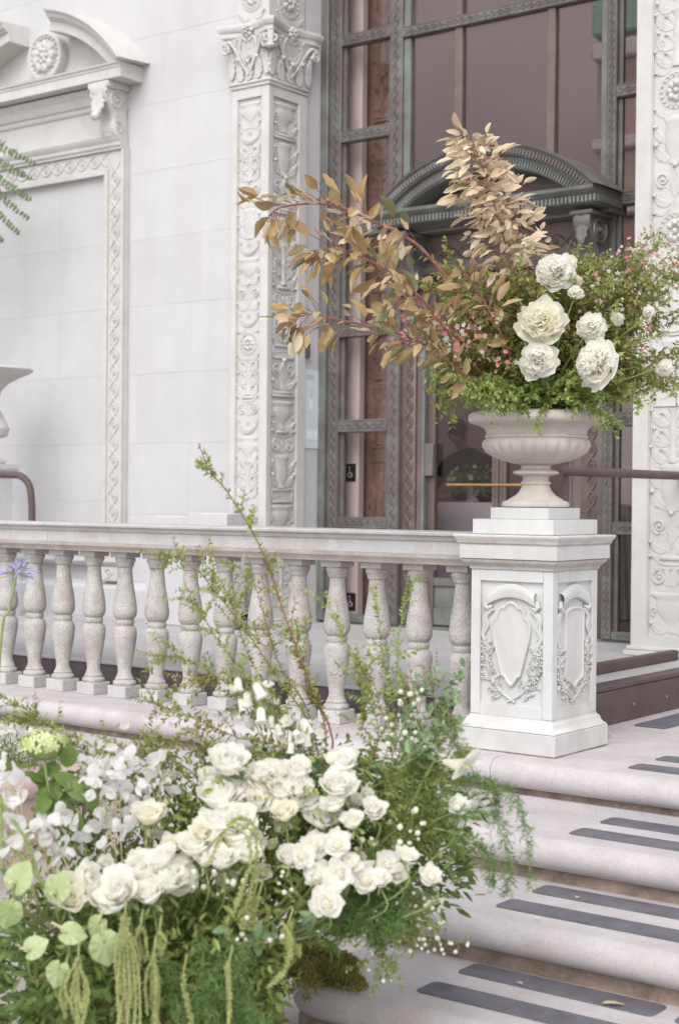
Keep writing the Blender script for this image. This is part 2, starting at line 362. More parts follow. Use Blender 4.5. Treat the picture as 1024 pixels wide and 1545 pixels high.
# landing (upper tread) with bullnose continuing under the balustrade
land = thing('stone_landing', 'pale stone landing with rounded nosing carrying the balustrade and pedestal', 'landing', (-4, 6, GZ))
def nose_prof(yf, yb, zt, th=.118):
    return [(yb, zt-th), (yb, zt)]+[(yf+.055*(1-math.cos(math.pi/2-math.pi*k/8)), zt-th/2+th/2*math.sin(math.pi/2-math.pi*k/8)) for k in range(9)]
edges = [-13, -11.2, -9.6, -8.0, -6.45, -4.9, -3.375, -1.2, 1.5]
for i in range(len(edges)-1):
    b = MB(); b.extr(nose_prof(NF[0], 6.05, 0), edges[i]+.0015, edges[i+1]-.0015); b.build('nosing_stone', STEP, land)
b = MB(); b.box(-13, 1.5, 6.053, 9.4, -.118, -.002); b.build('landing_slab', STEP, land)
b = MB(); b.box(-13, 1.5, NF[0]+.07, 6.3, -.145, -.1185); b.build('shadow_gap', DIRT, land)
b = MB(); b.box(-13, 1.5, NF[0]+.045, 6.3, GZ, -.146); b.build('base_wall', STEP, land)
def strip(mb, x0, x1, y0, y1, z, rc=.025):
    P = []
    for cx, cy, a0 in ((x1-rc, y1-rc, 0), (x0+rc, y1-rc, 90), (x0+rc, y0+rc, 180), (x1-rc, y0+rc, 270)):
        for k in range(5):
            a = R(a0+90*k/4); P.append((cx+rc*math.cos(a), cy+rc*math.sin(a)))
    mb.extr(P, z, z+.0035, 'z')
def strips(parent, k, z):
    for y0, y1 in ((NF[k]+.16, NF[k]+.29), (NF[k]+.415, NF[k]+.545)):
        for x0 in (-2.82, -2.02, -1.22):
            b = MB(); strip(b, x0, x0+.73, y0, y1, z+.0005); b.build('grip_strip', STRIP, parent)
strips(land, 0, 0)
b = MB(); strip(b, -3.335, -3.165, 6.83, 8.3, .0005); b.build('grip_strip', STRIP, land)
steps = thing('stone_steps', 'wide pale stone steps with rounded nosings and dark grip strips', 'steps', (-1.5, 4.6, GZ))
for k in (1, 2, 3):
    zt = ZS[k]
    xj = (-.9, -1.35, -1.62)[k-1]; b = MB(); slab(b, -3.29, NF[k], xj-.0015, NF[k-1]+.12, zt, .118 if k < 3 else .128); st = b.build('step', STEP, steps)
    b = MB(); b.extr(nose_prof(NF[k], NF[k-1]+.12, zt, .118 if k < 3 else .128), xj+.0015, 1.5); b.build('step', STEP, steps)
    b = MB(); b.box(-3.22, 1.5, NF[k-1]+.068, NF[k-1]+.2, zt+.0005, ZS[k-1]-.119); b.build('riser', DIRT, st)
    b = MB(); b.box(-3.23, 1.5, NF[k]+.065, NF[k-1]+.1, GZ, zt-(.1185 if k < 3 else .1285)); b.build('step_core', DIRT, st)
    strips(st, k, zt)
# porch platform
porch = thing('porch_platform', 'grey stone porch floor with a dark riser behind the balusters', 'porch', (-6, 7.5, 0))
b = MB(); b.box(-13, -3.53, 6.27, 9.55, .122, ZP, .004); b.build('floor_slab', FLOOR, porch)
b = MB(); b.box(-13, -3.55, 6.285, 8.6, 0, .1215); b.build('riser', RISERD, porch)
b = MB(); b.box(-3.525, -3.43, 6.3, 8.9, 0, .165); b.box(-3.535, -3.435, 6.3, 8.9, .1655, .192, .005)
ramp = tag(b.build('kerb_board', BROWN), 'brown metal kerb along the porch edge behind the pedestal', 'kerb')
for p in ((955, 1063), (1004, 1052)):
    q = onx(*p, -3.43); b = MB(); b.M = frame((-3.429, q[1], max(.06, q[2])), (0, 1, 0), (0, 0, 1), (1, 0, 0)); b.lathe([(.011, 0), (.011, .004), (.004, .007)], 8); b.build('bolt', BRASS, ramp)
b = MB(); b.box(-3.95, -3.9, 7.0, 8.6, ZP+.001, ZP+.062, .006); kb = tag(b.build('guard_kerb', BROWN), 'low brown bar on the porch floor under the handrail', 'kerb')

# ================================================================== BALUSTRADE
bal = thing('balustrade', 'pale stone balustrade with turned balusters running to the carved pedestal', 'balustrade', (-5.5, 5.972, 0))
BY = 5.972
rp = []
half = [(.112, .8465), (.112, .905), (.122, .909), (.130, .926), (.150, .934), (.152, .944), (.147, .950)]
hlow = [(.095, .797), (.108, .799), (.112, .812), (.128, .828), (.13, .842), (.112, .846)]
for x0, x1 in ((-11.5, -9.2), (-9.2, -6.46), (-6.46, -3.598)):
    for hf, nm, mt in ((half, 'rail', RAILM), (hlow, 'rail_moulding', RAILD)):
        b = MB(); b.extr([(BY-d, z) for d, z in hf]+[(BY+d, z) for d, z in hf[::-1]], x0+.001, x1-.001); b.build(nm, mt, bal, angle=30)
bprof = [(.0, .066), (.058, .066), (.062, .072), (.064, .080), (.062, .089), (.053, .094), (.049, .099), (.052, .104), (.046, .112), (.039, .130), (.036, .145),
         (.041, .18), (.051, .235), (.060, .29), (.0655, .335), (.066, .358), (.062, .376), (.052, .390), (.046, .394), (.050, .400), (.052, .411), (.050, .422), (.046, .428),
         (.052, .432), (.062, .447), (.066, .466), (.0655, .49), (.060, .535), (.050, .59), (.042, .645), (.0385, .69), (.0375, .710), (.044, .714), (.047, .722), (.048, .735), (.053, .741), (.0565, .749), (.056, .758), (.052, .765), (0, .765)]
mb = MB(); mb.lathe(bprof, 28, caps=False); shaft_me = mb.mesh('baluster', GRAN, True, 50)
mb = MB(); mb.box(-.0655, .0655, -.0655, .0655, 0.0005, .066, .003); plin_me = mb.mesh('plinth', RAILM, True, 30)
mb = MB(); mb.box(-.059, .059, -.059, .059, .7655, .797, .002); aba_me = mb.mesh('abacus', RAILM, True, 30)
x = -3.775; i = 0
while x > -9.3:
    M = Matrix.Translation((x+random.uniform(-.004, .004), BY+random.uniform(-.003, .003), 0)) @ Matrix.Rotation(random.uniform(-.03, .03), 4, 'Z') @ Matrix.Diagonal((random.uniform(.97, 1.03), random.uniform(.97, 1.03), 1, 1))
    s_ = place('baluster', shaft_me, bal, M); place('plinth', plin_me, s_, M); place('abacus', aba_me, s_, M)
    x -= .2425
# ================================================================== PEDESTAL
PX, PY = -3.401, 5.972
ped = thing('pedestal', 'carved white marble pedestal with shield panels at the end of the balustrade', 'pedestal', (PX, PY, 0))
b = MB(); b.stack(PX, PY, [(.243, .005), (.245, .008), (.245, .092), (.243, .0945)]); b.build('plinth', MARB, ped, angle=25)
for z0, z1, h in ((.0003, .0048, .242), (.0948, .0973, .2385), (.9473, .9488, .2)): b = MB(); b.stack(PX, PY, [(h, z0), (h, z1)]); b.build('mortar_joint', DIRT, ped)
b = MB(); b.stack(PX, PY, [(.241, .0975), (.239, .102), (.230, .108), (.222, .120), (.219, .132), (.214, .140), (.2085, .143), (.2065, .152)]); b.build('base_moulding', MARB, ped, angle=25)
die = MB(); HW = .205; ZB, ZT = .1525, .792; rec = .016
die.box(PX-HW+rec, PX+HW-rec, PY-HW+rec, PY+HW-rec, ZB, ZT)
pb = [(.052, .045), (.19, .045)]
bw = .048
for sx, sy in ((-1, -1), (1, -1), (1, 1), (-1, 1)):
    x0, x1 = sorted((PX+sx*HW, PX+sx*(HW-bw))); y0, y1 = sorted((PY+sy*HW, PY+sy*(HW-bw))); die.box(x0, x1, y0, y1, ZB, ZT, .003)
for z0, z1 in ((ZB+.0003, ZB+.048), (ZT-.048, ZT-.0003)):
    for s in (-1, 1):
        y0, y1 = sorted((PY+s*(HW-.0005), PY+s*(HW-rec))); die.box(PX-HW+bw, PX+HW-bw, y0, y1, z0, z1)
        x0, x1 = sorted((PX+s*(HW-.0005), PX+s*(HW-rec))); die.box(x0, x1, PY-HW+bw, PY+HW-bw, z0, z1)
die.build('die', MARB, ped, angle=25)
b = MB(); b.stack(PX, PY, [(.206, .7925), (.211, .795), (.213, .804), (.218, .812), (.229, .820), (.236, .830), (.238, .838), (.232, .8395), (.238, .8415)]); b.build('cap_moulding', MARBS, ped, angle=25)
b = MB(); b.stack(PX, PY, [(.2445, .8418), (.245, .846), (.245, .9015)]); b.build('cap', MARB, ped, angle=25)
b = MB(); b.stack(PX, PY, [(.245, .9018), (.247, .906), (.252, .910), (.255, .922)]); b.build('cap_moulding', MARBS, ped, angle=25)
b = MB(); b.stack(PX, PY, [(.255, .9222), (.262, .932), (.2655, .938), (.2655, .944), (.262, .947)]); b.build('cap_top', MARB, ped, angle=25)
b = MB(); b.stack(PX, PY, [(.202, .949), (.203, .951), (.203, 1.012), (.202, 1.0145)]); b.build('upper_block', MARB, ped, angle=25)
b = MB(); b.stack(PX, PY, [(.1445, 1.015), (.1455, 1.017), (.1455, 1.063), (.1445, 1.0655)]); b.build('urn_block', MARB, ped, angle=25)

# ---- relief helpers: local x = across, y = up, z = out of the wall
def spiral(mb, cx, cy, r0, turns=1.6, dr=1, start=0, tr=.2, z=0, n=26):
    pts = []; rad = []
    for t in np.linspace(0, 1, n):
        r = r0*(1-.86*t); a = start+dr*2*math.pi*turns*t
        pts.append((cx+r*math.cos(a), cy+r*math.sin(a), z+.012*r0*0)); rad.append(r0*tr*(1-.45*t))
    mb.tube(pts, rad, 6, nrm=(0, 0, 1)); mb.ball((cx, cy, z), r0*.22, 8, 5)
def bez(p0, p1, bend, n=10):
    p0 = np.array(p0, float); p1 = np.array(p1, float); d = p1-p0; m = (p0+p1)/2+np.array([-d[1], d[0]])*bend
    return np.array([(1-t)**2*p0+2*t*(1-t)*m+t*t*p1 for t in np.linspace(0, 1, n)])
def acan(mb, p0, p1, bend, w, h, lob=4, n=14, z=0):
    c = bez(p0, p1, bend, n); t = np.gradient(c, axis=0); t /= np.linalg.norm(t, axis=1)[:, None]+1e-9; nn = np.stack([-t[:, 1], t[:, 0]], 1); P = []
    for i in range(n):
        u = i/(n-1); ww = w*(math.sin(math.pi*min(1, u**.75*.96+.02))**.8)*(.72+.42*abs(math.sin(lob*math.pi*u)))
        zz = z+h*(.35+.9*u**2.5)
        P.append([(*(c[i]+nn[i]*ww*s), zz*k if k else 0) for s, k in ((-1, 0), (-.9, .8), (-.45, 1.05), (0, .62), (.45, 1.05), (.9, .8), (1, 0))])
    mb.grid(P)
    mb.ball((*c[-1], z+h*.9), w*.55, 6, 4)
def vase(mb, cx, cy, h, prof, depth=.6, seg=14, flute=0):
    P = []
    for r, v in prof:
        P.append([(cx+r*(1+flute*math.cos(a*12))*math.cos(a), cy+v*h, r*(1+flute*math.cos(a*12))*math.sin(a)*depth) for a in np.linspace(0, math.pi, seg*(2 if flute else 1)+1)])
    mb.grid(P, flip=True)
def rosette(mb, cx, cy, r, n=8, h=.35, z=0):
    for k in range(n):
        a = 2*math.pi*k/n; mb.ball((cx+.62*r*math.cos(a), cy+.62*r*math.sin(a), z), r*.34, 7, 4, (1, 1, h*1.6))
    mb.ball((cx, cy, z), r*.3, 8, 5)
def ringt(mb, cx, cy, r, tr, z=0, n=28, sy=1):
    a = np.linspace(0, 2*math.pi, n+1); mb.tube([(cx+r*math.cos(q), cy+r*sy*math.sin(q), z) for q in a], tr, 6, caps=False, nrm=(0, 0, 1))
def curve2(mb, p0, p1, bend, r0, r1, z=0, n=10):
    c = bez(p0, p1, bend, n); mb.tube([(q[0], q[1], z) for q in c], np.linspace(r0, r1, n), 6, nrm=(0, 0, 1))
def bar(mb, x0, x1, y0, y1, h): mb.box(x0, x1, y0, y1, -.002, h, min(h, y1-y0)*.3)
def mirror(fn):
    for s in (-1, 1): fn(s)
V1 = [(.10, 0), (.10, .05), (.05, .1), (.045, .2), (.17, .32), (.30, .5), (.34, .68), (.30, .72), (.32, .8), (.42, .86), (.42, .93), (.30, .96)]
V2 = [(.07, 0), (.16, .03), (.12, .08), (.10, .15), (.19, .3), (.22, .55), (.17, .8), (.22, .88), (.24, .95), (.1, 1)]
def candel(mb, W, H, seq, hh=.02):
    unit = {'tab': .5, 'vol': .85, 'vase': 1.0, 'vase2': 1.15, 'ac': 1.3, 'ac2': 1.7, 'med': 1.15, 'swag': .62, 'scr': 1.0, 'plate': .35}
    tot = sum(unit[k] for k in seq); k_ = H/tot; y = 0; h = hh
    for k in seq:
        e = unit[k]*k_; a = W/2
        if k == 'tab':
            for yy in (.06, .86): bar(mb, -a*.86, a*.86, y+e*yy, y+e*(yy+.1), h*.8)
            mirror(lambda s: bar(mb, *sorted((s*a*.86, s*a*.76)), y+e*.16, y+e*.86, h*.6))
            curve2(mb, (-a*.6, y+e*.4), (a*.6, y+e*.5), .15, h*.25, h*.2)
            curve2(mb, (-a*.2, y+e*.62), (a*.6, y+e*.6), -.2, h*.2, h*.15)
        elif k == 'vol':
            mirror(lambda s: spiral(mb, s*a*.52, y+e*.36, a*.33, 1.6, -s, math.pi/2, .2, h*.3))
            curve2(mb, (-a*.55, y+e*.75), (a*.55, y+e*.75), -.12, h*.5, h*.5)
            bar(mb, -a*.5, a*.5, y+e*.84, y+e*.96, h*.9)
            for q in (-.3, -.15, 0, .15, .3): acan(mb, (q*a*.4, y+e*.1), (q*a*2.2, y+e*.6), 0, a*.11, h*.7, 1, 6)
            mirror(lambda s: acan(mb, (s*a*.4, y+e*.72), (s*a*.92, y+e*.95), s*.3, a*.14, h*.8, 3, 9))
        elif k == 'vase':
            vase(mb, 0, y, e, [(r*W*1.05, v) for r, v in V1], h/(W*.34), 12, .045)
            mirror(lambda s: spiral(mb, s*a*.72, y+e*.5, a*.2, 1.3, s, -math.pi/2, .22, h*.2))
            mirror(lambda s: acan(mb, (s*a*.2, y+e*.02), (s*a*.85, y+e*.22), -s*.4, a*.16, h*.8, 3, 10))
        elif k == 'vase2':
            vase(mb, 0, y, e, [(r*W*1.15, v) for r, v in V2], h/(W*.25), 12, .03)
            mirror(lambda s: acan(mb, (s*a*.28, y+e*.1), (s*a*.85, y+e*.42), -s*.35, a*.2, h, 4))
            mirror(lambda s: acan(mb, (s*a*.3, y+e*.5), (s*a*.9, y+e*.8), -s*.4, a*.18, h, 4))
            mirror(lambda s: curve2(mb, (s*a*.9, y+e*.42), (s*a*.45, y+e*.95), s*.3, h*.3, h*.15))
        elif k in ('ac', 'ac2'):
            n = 3 if k == 'ac' else 4
            vase(mb, 0, y, e, [(.10*W, 0), (.12*W, .05), (.055*W, .12), (.07*W, .35), (.045*W, .5), (.09*W, .62), (.05*W, .7), (.06*W, .9), (.12*W, 1)], h/(W*.1), 8)
            for q in range(n):
                f = q/n
                mirror(lambda s: acan(mb, (s*a*.1, y+e*(.03+f)), (s*a*(.92-.12*(q % 2)), y+e*(f+.9/n)), -s*(.75 if q % 2 else .45), a*.15, h*1.0, 5, 18))
                mirror(lambda s: acan(mb, (s*a*.08, y+e*(.06+f)), (s*a*.5, y+e*(f+.75/n)), s*.35, a*.10, h*.8, 4, 12))
                mirror(lambda s: spiral(mb, s*a*.66, y+e*(f+.30/n), a*.15, 1.2, s, math.pi/2, .26, h*.2, 14))
        elif k == 'med':
            ringt(mb, 0, y+e*.5, a*.74, h*.42); ringt(mb, 0, y+e*.5, a*.58, h*.25); rosette(mb, 0, y+e*.5, a*.5, 8, .5, h*.1)
            for q in range(18):
                an = 2*math.pi*q/18; mb.ball((a*.66*math.cos(an), y+e*.5+a*.66*math.sin(an), h*.2), a*.06, 6, 4)
            mirror(lambda s: [acan(mb, (s*a*.25, y+e*v), (s*a*.92, y+e*(v+.14 if v < .5 else v-.08)), -s*.3, a*.12, h*.7, 3, 9) for v in (.02, .98)])
        elif k == 'swag':
            for dy, r in ((0, .5), (.12, .35)):
                c = [(a*.86*math.sin(q), y+e*(.85+dy-.75*math.cos(q)), h*.3) for q in np.linspace(-1.45, 1.45, 15)]
                mb.tube(c, [h*r*(.5+math.cos(q)*.6) for q in np.linspace(-1.4, 1.4, 15)], 6, nrm=(0, 0, 1))
            mirror(lambda s: rosette(mb, s*a*.78, y+e*.8, a*.17, 6, .6)); rosette(mb, 0, y+e*.72, a*.2, 6, .5)
        elif k == 'scr':
            mirror(lambda s: curve2(mb, (s*a*.1, y+e*.02), (s*a*.5, y+e*.5), s*.5, h*.35, h*.3))
            mirror(lambda s: spiral(mb, s*a*.55, y+e*.66, a*.32, 1.7, s, -math.pi/2, .18, h*.3))
            mirror(lambda s: acan(mb, (s*a*.2, y+e*.1), (s*a*.9, y+e*.3), -s*.4, a*.17, h, 4, 12))
            acan(mb, (0, y+e*.25), (0, y+e*.98), 0, a*.24, h, 4)
        elif k == 'plate':
            bar(mb, -a*.9, a*.9, y+e*.25, y+e*.5, h*.9); bar(mb, -a*.8, a*.8, y+e*.55, y+e*.8, h*.6)
        y += e
def guil(mb, L, Wd, pitch, r, eye=.5, strands=1, n=9):
    N = max(1, round(L/pitch)); p = L/N
    t = np.linspace(0, L, N*n+1)
    for s in (-1, 1): mb.tube([(s*Wd*.5*math.cos(math.pi*q/p), q, r*.35+s*.15*r*math.sin(2*math.pi*q/p)) for q in t], r, 5, nrm=(0, 0, 1))
    for k in range(N):
        cy = p*k; 
        if k: ringt(mb, 0, cy, Wd*.24*eye*2, r*.55, r*.2, 10); mb.ball((0, cy, r*.2), Wd*.13, 6, 4)

# ---- shield relief on the two visible pedestal faces (and the other two)
def shield(mb, var=0):
    W = 2*(HW-bw); H = ZT-ZB-.096; a = W/2
    pts = [(0, .845), (.12, .835), (.22, .80), (.33, .80), (.42, .765), (.44, .72), (.58, .685), (.63, .63), (.60, .55), (.50, .44), (.37, .30), (.30, .235), (.22, .225), (.08, .165), (.0, .15)]
    if var: pts = [(0, .80), (.25, .80), (.48, .775), (.54, .75), (.52, .70), (.52, .5), (.52, .3), (.52, .235), (.45, .205), (.25, .185), (.12, .16), (0, .13)]
    out = [(x*a, y*H) for x, y in pts]; full = out+[(-x, y) for x, y in out[::-1][1:-1]]
    n = len(full); cx, cy = 0, H*.5; ring = []
    for k, z in ((1.0, 0), (1.0, .014), (.985, .018), (.94, .019), (.90, .013), (.84, .012), (.6, .016 if not var else .012), (.3, .019 if not var else .012)):
        ring.append([(cx+(x-cx)*k, cy+(y-cy)*k, z) for x, y in full])
    mb.grid(ring, wrap=True); mb.add(ring[-1], [tuple(range(n))[::-1]])
    P = []
    for u in np.linspace(-1, 1, 21):       # parchment roll over the top
        yy = H*(.985-.075*u*u); yl = H*(.865-.075*u*u); hx = a*.74*u
        P.append([(hx, yy, 0), (hx*1.0, yy-.003, .016), (hx*1.02, yy-.016, .025), (hx*1.04, (yy+yl)/2, .027), (hx*1.07, yl+.006, .022), (hx*1.08, yl, .014), (hx*1.06, yl+.002, .004)])
    mb.grid(P)
    mirror(lambda s: mb.tube([(s*a*.80, H*.845, .010), (s*a*.84, H*.80, .013), (s*a*.76, H*.775, .012), (s*a*.68, H*.79, .010), (s*a*.62, H*.80, .006)], [.010, .013, .012, .009, .004], 8))
    for dx in (0, .07): mirror(lambda s: mb.tube([(q[0], q[1], .006) for q in smooth_path([(s*a*(.62+dx), H*.77), (s*a*(.84+dx), H*.70), (s*a*(.78+dx*1.5), H*.63), (s*a*(.92+dx*.5), H*.55), (s*a*(.72+dx), H*.47), (s*a*(.78+dx), H*.42)], 18)], np.linspace(.010, .006, 18), 6, nrm=(0, 0, 1), flat=.8))
    rr = random.Random(3+var)
    for s in (-1, 1):        # leafy sprays crossing at the bottom
        c = bez((-s*a*.12, H*.03), (s*a*.82, H*.44), -s*.34, 16); mb.tube([(q[0], q[1], .006) for q in c], .006, 5, nrm=(0, 0, 1))
        for i in range(3, 16):
            for d in (-1, 1, 0):
                p = c[i]+np.array([rr.uniform(-.01, .01), rr.uniform(-.01, .01)]); an = math.atan2(c[i][1]-c[i-1][1], c[i][0]-c[i-1][0])+d*rr.uniform(.5, 1.1); l = a*rr.uniform(.2, .36)
                q = p+np.array([math.cos(an), math.sin(an)])*l; q = np.array([max(-a*.97, min(a*.97, q[0])), max(H*.015, q[1])])
                acan(mb, p, q, rr.uniform(-.3, .3), a*.065, rr.uniform(.008, .020), 1, 7)
            if i > 4 and (s > 0 or i % 3 == 0): rosette(mb, c[i][0]+rr.uniform(-.02, .02), c[i][1]+rr.uniform(-.02, .02), .014, 5, .8, .010)
faces = [((PX, PY-HW+rec, ZB+.048), (1, 0, 0), (0, 0, 1), (0, -1, 0)), ((PX+HW-rec, PY, ZB+.048), (0, 1, 0), (0, 0, 1), (1, 0, 0)),
         ((PX, PY+HW-rec, ZB+.048), (-1, 0, 0), (0, 0, 1), (0, 1, 0))]
for vi, fr in enumerate(faces):
    b = MB(); b.M = frame(*fr); shield(b, vi == 1); b.build('shield_relief', MARB, ped, angle=40)

# ================================================================== URN
urn = thing('stone_urn', 'wide shallow stone urn with gadrooned bowl on the carved pedestal', 'urn', (PX, PY, 1.066))
b = MB(); b.lathe([(.0, 1.0662), (.140, 1.0662), (.148, 1.071), (.150, 1.080), (.147, 1.090), (.138, 1.095), (.126, 1.098), (.122, 1.102), (.108, 1.110), (.088, 1.122), (.072, 1.14), (.063, 1.158), (.060, 1.168), (.066, 1.170), (.068, 1.176), (.064, 1.182), (.058, 1.185), (.057, 1.20), (.062, 1.207), (.085, 1.212), (.100, 1.217), (.102, 1.224), (.096, 1.230), (.075, 1.234), (.066, 1.238), (.064, 1.250), (.07, 1.256), (0, 1.256)], 48, (PX, PY), caps=False)
b.build('foot', URNM, urn, angle=40)
NG = 26
def gad(a, k, z):
    t = (z-1.256)/(1.372-1.256)
    e = max(0, min(1, 1.15-abs(t-.55)*1.9)); return 1+.052*e*(abs(math.cos(a*NG/2))**.7-.55)
b = MB(); b.lathe([(.068, 1.2565), (.10, 1.262), (.150, 1.275), (.190, 1.292), (.218, 1.312), (.234, 1.334), (.238, 1.350), (.233, 1.364), (.224, 1.372)], NG*8, (PX, PY), mod=gad, caps=False)
b.build('bowl', URNM, urn, angle=60)
b = MB(); b.lathe([(.222, 1.3705), (.228, 1.376), (.228, 1.384), (.222, 1.39), (.222, 1.402), (.230, 1.416), (.248, 1.428), (.272, 1.436), (.290, 1.44), (.300, 1.447), (.304, 1.460), (.302, 1.474), (.294, 1.484), (.280, 1.489), (.270, 1.492), (.262, 1.488), (.235, 1.45), (.21, 1.42), (.0, 1.42)], 72, (PX, PY), caps=False)
b.build('rim', URNM, urn, angle=40)

# ================================================================== BUILDING
YW, YP, YF = 8.74, 8.68, 9.35
bld = thing('stone_building', 'ornate pale limestone building front with carved pilasters and bronze entrance', 'building', (-6, 9, 0))
WXc = -9.62
wall = MB(); wall.box(-14, -7.6, YW+.006, 9.6, 0, 7.5); wall.box(-3.85, 3.0, YW+.006, 9.6, 0, 7.5); wall.box(-7.6, -3.85, 8.9, 9.6, 5.75, 7.5); wall.box(-14, 3, 9.4, 9.6, 7.5, 7.6)
wl = wall.build('wall', LIME, bld)
def block(x0, x1, z0, z1, yf, d=.05, parent=None, m=LIME):
    b = MB(); g = .0004; b.box(x0+g, x1-g, yf+random.uniform(-.0004, .0004), yf+d, z0+g, z1-g, .0008); return b.build('stone_block', m, parent, angle=20)
zj = [.42, .96, 1.52, 2.071, 2.609, 3.136, 3.667, 4.196, 4.73, 5.26, 5.79, 6.32, 6.85, 7.4]
for r_ in range(len(zj)-1):
    off = (.45 if r_ % 2 else 0)+random.uniform(-.05, .05); xs = [-13.9]; q = -13.2+off
    while q < -7.75: xs.append(q); q += random.choice((.95, 1.15, 1.3))
    xs.append(-7.585)
    for i in range(len(xs)-1):
        x0, x1 = xs[i], xs[i+1]
        if zj[r_+1] < 4.5:      # leave out the window surround
            for a0, a1 in ((x0, min(x1, WXc-.925)), (max(x0, WXc+.915), x1)):
                if a1-a0 > .03: block(a0, a1, zj[r_], zj[r_+1], YW, parent=wl)
        else: block(x0, x1, zj[r_], zj[r_+1], YW, parent=wl)
    for x0, x1 in ((-3.84, -2.4), (-2.4, -1.1), (-1.1, .4)): block(x0, x1, zj[r_], zj[r_+1], YW, parent=wl)
b = MB(); b.extr([(YW+.05, ZP+.0005), (YW-.085, ZP+.0005), (YW-.085, .36), (YW-.07, .375), (YW-.06, .39), (YW-.02, .405), (YW-.012, .418), (YW+.05, .418)], -13.9, -7.585); b.build('wall_base', LIME, bld, angle=30)
# ---- blind window surround
win = MB(); win.M = None
wv = bpy.data.objects.new('blind_window', None)
b = MB(); b.box(WXc-.75, WXc+.75, YW+.0015, YW+.0055, .5, 3.8); wv = b.build('blind_window', LIME, bld)
zz = [.62, 1.06, 1.52, 2.071, 2.609, 3.136, 3.70]
for r_ in range(6):
    xs = [WXc-.69, WXc-.12+(.25 if r_ % 2 else -.2), WXc+.69]
    for i in range(2): block(xs[i], xs[i+1], zz[r_], zz[r_+1], YW-.012, .013, wv)
YS = YW-.07
def archit(mb, s):        # jamb
    for d0, d1, y in ((.69, .735, YS+.004), (.735, .888, YS+.018), (.888, .915, YS), (.915, .925, YS+.03)):
        x0, x1 = sorted((WXc+s*d0, WXc+s*d1)); mb.box(x0+.0004, x1-.0004, y, YW+.004, .60, 3.684 if d0 < .7 else 3.87, .002)
for s in (-1, 1):
    b = MB(); archit(b, s); b.build('jamb', LIMEC, wv, angle=30)
    b = MB(); b.M = frame((WXc+s*.811, YS+.018, .68), (1, 0, 0), (0, 0, 1), (0, -1, 0)); guil(b, 3.1, .10, .138, .0065); b.build('guilloche', LIMEC, wv)
b = MB(); b.box(WXc-.735, WXc+.735, YS+.004, YW+.004, 3.6845, 3.73, .002); b.box(WXc-.7345, WXc+.7345, YS+.018, YW+.004, 3.7305, 3.868)
b.extr([(YW+.004, 3.8705), (YS-.004, 3.8705), (YS-.006, 3.885), (YS-.02, 3.90), (YS-.022, 3.925), (YS-.03, 3.935), (YS-.045, 3.955), (YS-.05, 3.975), (YS-.03, 3.985), (YW+.004, 3.99)], WXc-.90, WXc+.90)
b.build('lintel', LIMEC, wv, angle=30)
b = MB(); b.M = frame((WXc-.72, YS+.018, 3.80), (0, 0, 1), (1, 0, 0), (0, -1, 0)); guil(b, 1.44, .095, .138, .0065); b.build('guilloche', LIMEC, wv)
b = MB(); b.box(WXc-.88, WXc+.88, YS+.01, YW+.004, 3.9905, 4.20); b.extr([(YW+.004, 4.2005), (YS, 4.2005), (YS-.01, 4.215), (YS-.012, 4.24), (YS-.03, 4.25), (YS-.05, 4.29), (YS-.055, 4.31), (YS-.075, 4.33), (YS-.085, 4.365), (YW+.004, 4.378)], WXc-.88, WXc+.88)
b.build('frieze', LIMEC, wv, angle=30)
b = MB(); b.extr([(YW+.004, 4.3785), (8.495, 4.3785), (8.49, 4.382), (8.49, 4.455), (8.482, 4.46), (8.482, 4.478), (8.47, 4.482), (8.465, 4.498), (YW+.004, 4.4985)], WXc-1.06, WXc+1.06); b.build('cornice', LIMEC, wv, angle=30)
# broken segmental pediment: swept moulding
HC = 1.11; RISE = .55; RAD = (HC*HC+RISE*RISE)/(2*RISE); CZ = 4.50+RISE-RAD
for s in (-1, 1):
    b = MB(); P = []; a_end = math.asin(HC/RAD); a_in = math.asin(.27/RAD)
    prof = [(-.155, YW), (-.155, 8.497), (-.15, 8.49), (-.075, 8.49), (-.07, 8.47), (-.058, 8.465), (-.052, 8.44), (-.02, 8.425), (-.012, 8.40), (0, 8.395), (.004, 8.41), (.03, YW)]
    for t in np.linspace(0, 1, 18):
        a = a_end+(a_in-a_end)*t; P.append([(WXc+s*(RAD+d)*math.sin(a), y, max(4.4988, CZ+(RAD+d)*math.cos(a))) for d, y in prof])
    b.grid(P); n = len(prof); b.add(P[0], [tuple(range(n))]); b.add(P[-1], [tuple(range(n))[::-1]]); b.build('pediment', LIMEC, wv, angle=30)
b = MB(); P = []
for t in np.linspace(-1.0, 1.0, 24): P.append([(WXc+t, YW-.03, 4.499), (WXc+t, YW-.03, max(4.4995, CZ+math.sqrt(RAD*RAD-t*t)-.07)), (WXc+t, YW, max(4.4995, CZ+math.sqrt(RAD*RAD-t*t)-.06))])
b.grid(P); b.build('tympanum', LIMEC, wv)
b = MB(); b.M = frame((WXc+.03, YW-.03, 4.735), (1, 0, 0), (0, 0, 1), (0, -1, 0))
b.lathe([(.205, 0), (.208, .07), (.20, .085), (.175, .09), (.165, .078), (.15, .07), (.0, .07)], 36, caps=False); rosette(b, 0, 0, .15, 9, .5, .075); rosette(b, 0, 0, .08, 7, .8, .09)
for k in range(20): b.ball((.158*math.cos(k*.314), .158*math.sin(k*.314), .075), .016, 6, 4)
b.build('pediment_disc', LIMEC, wv)
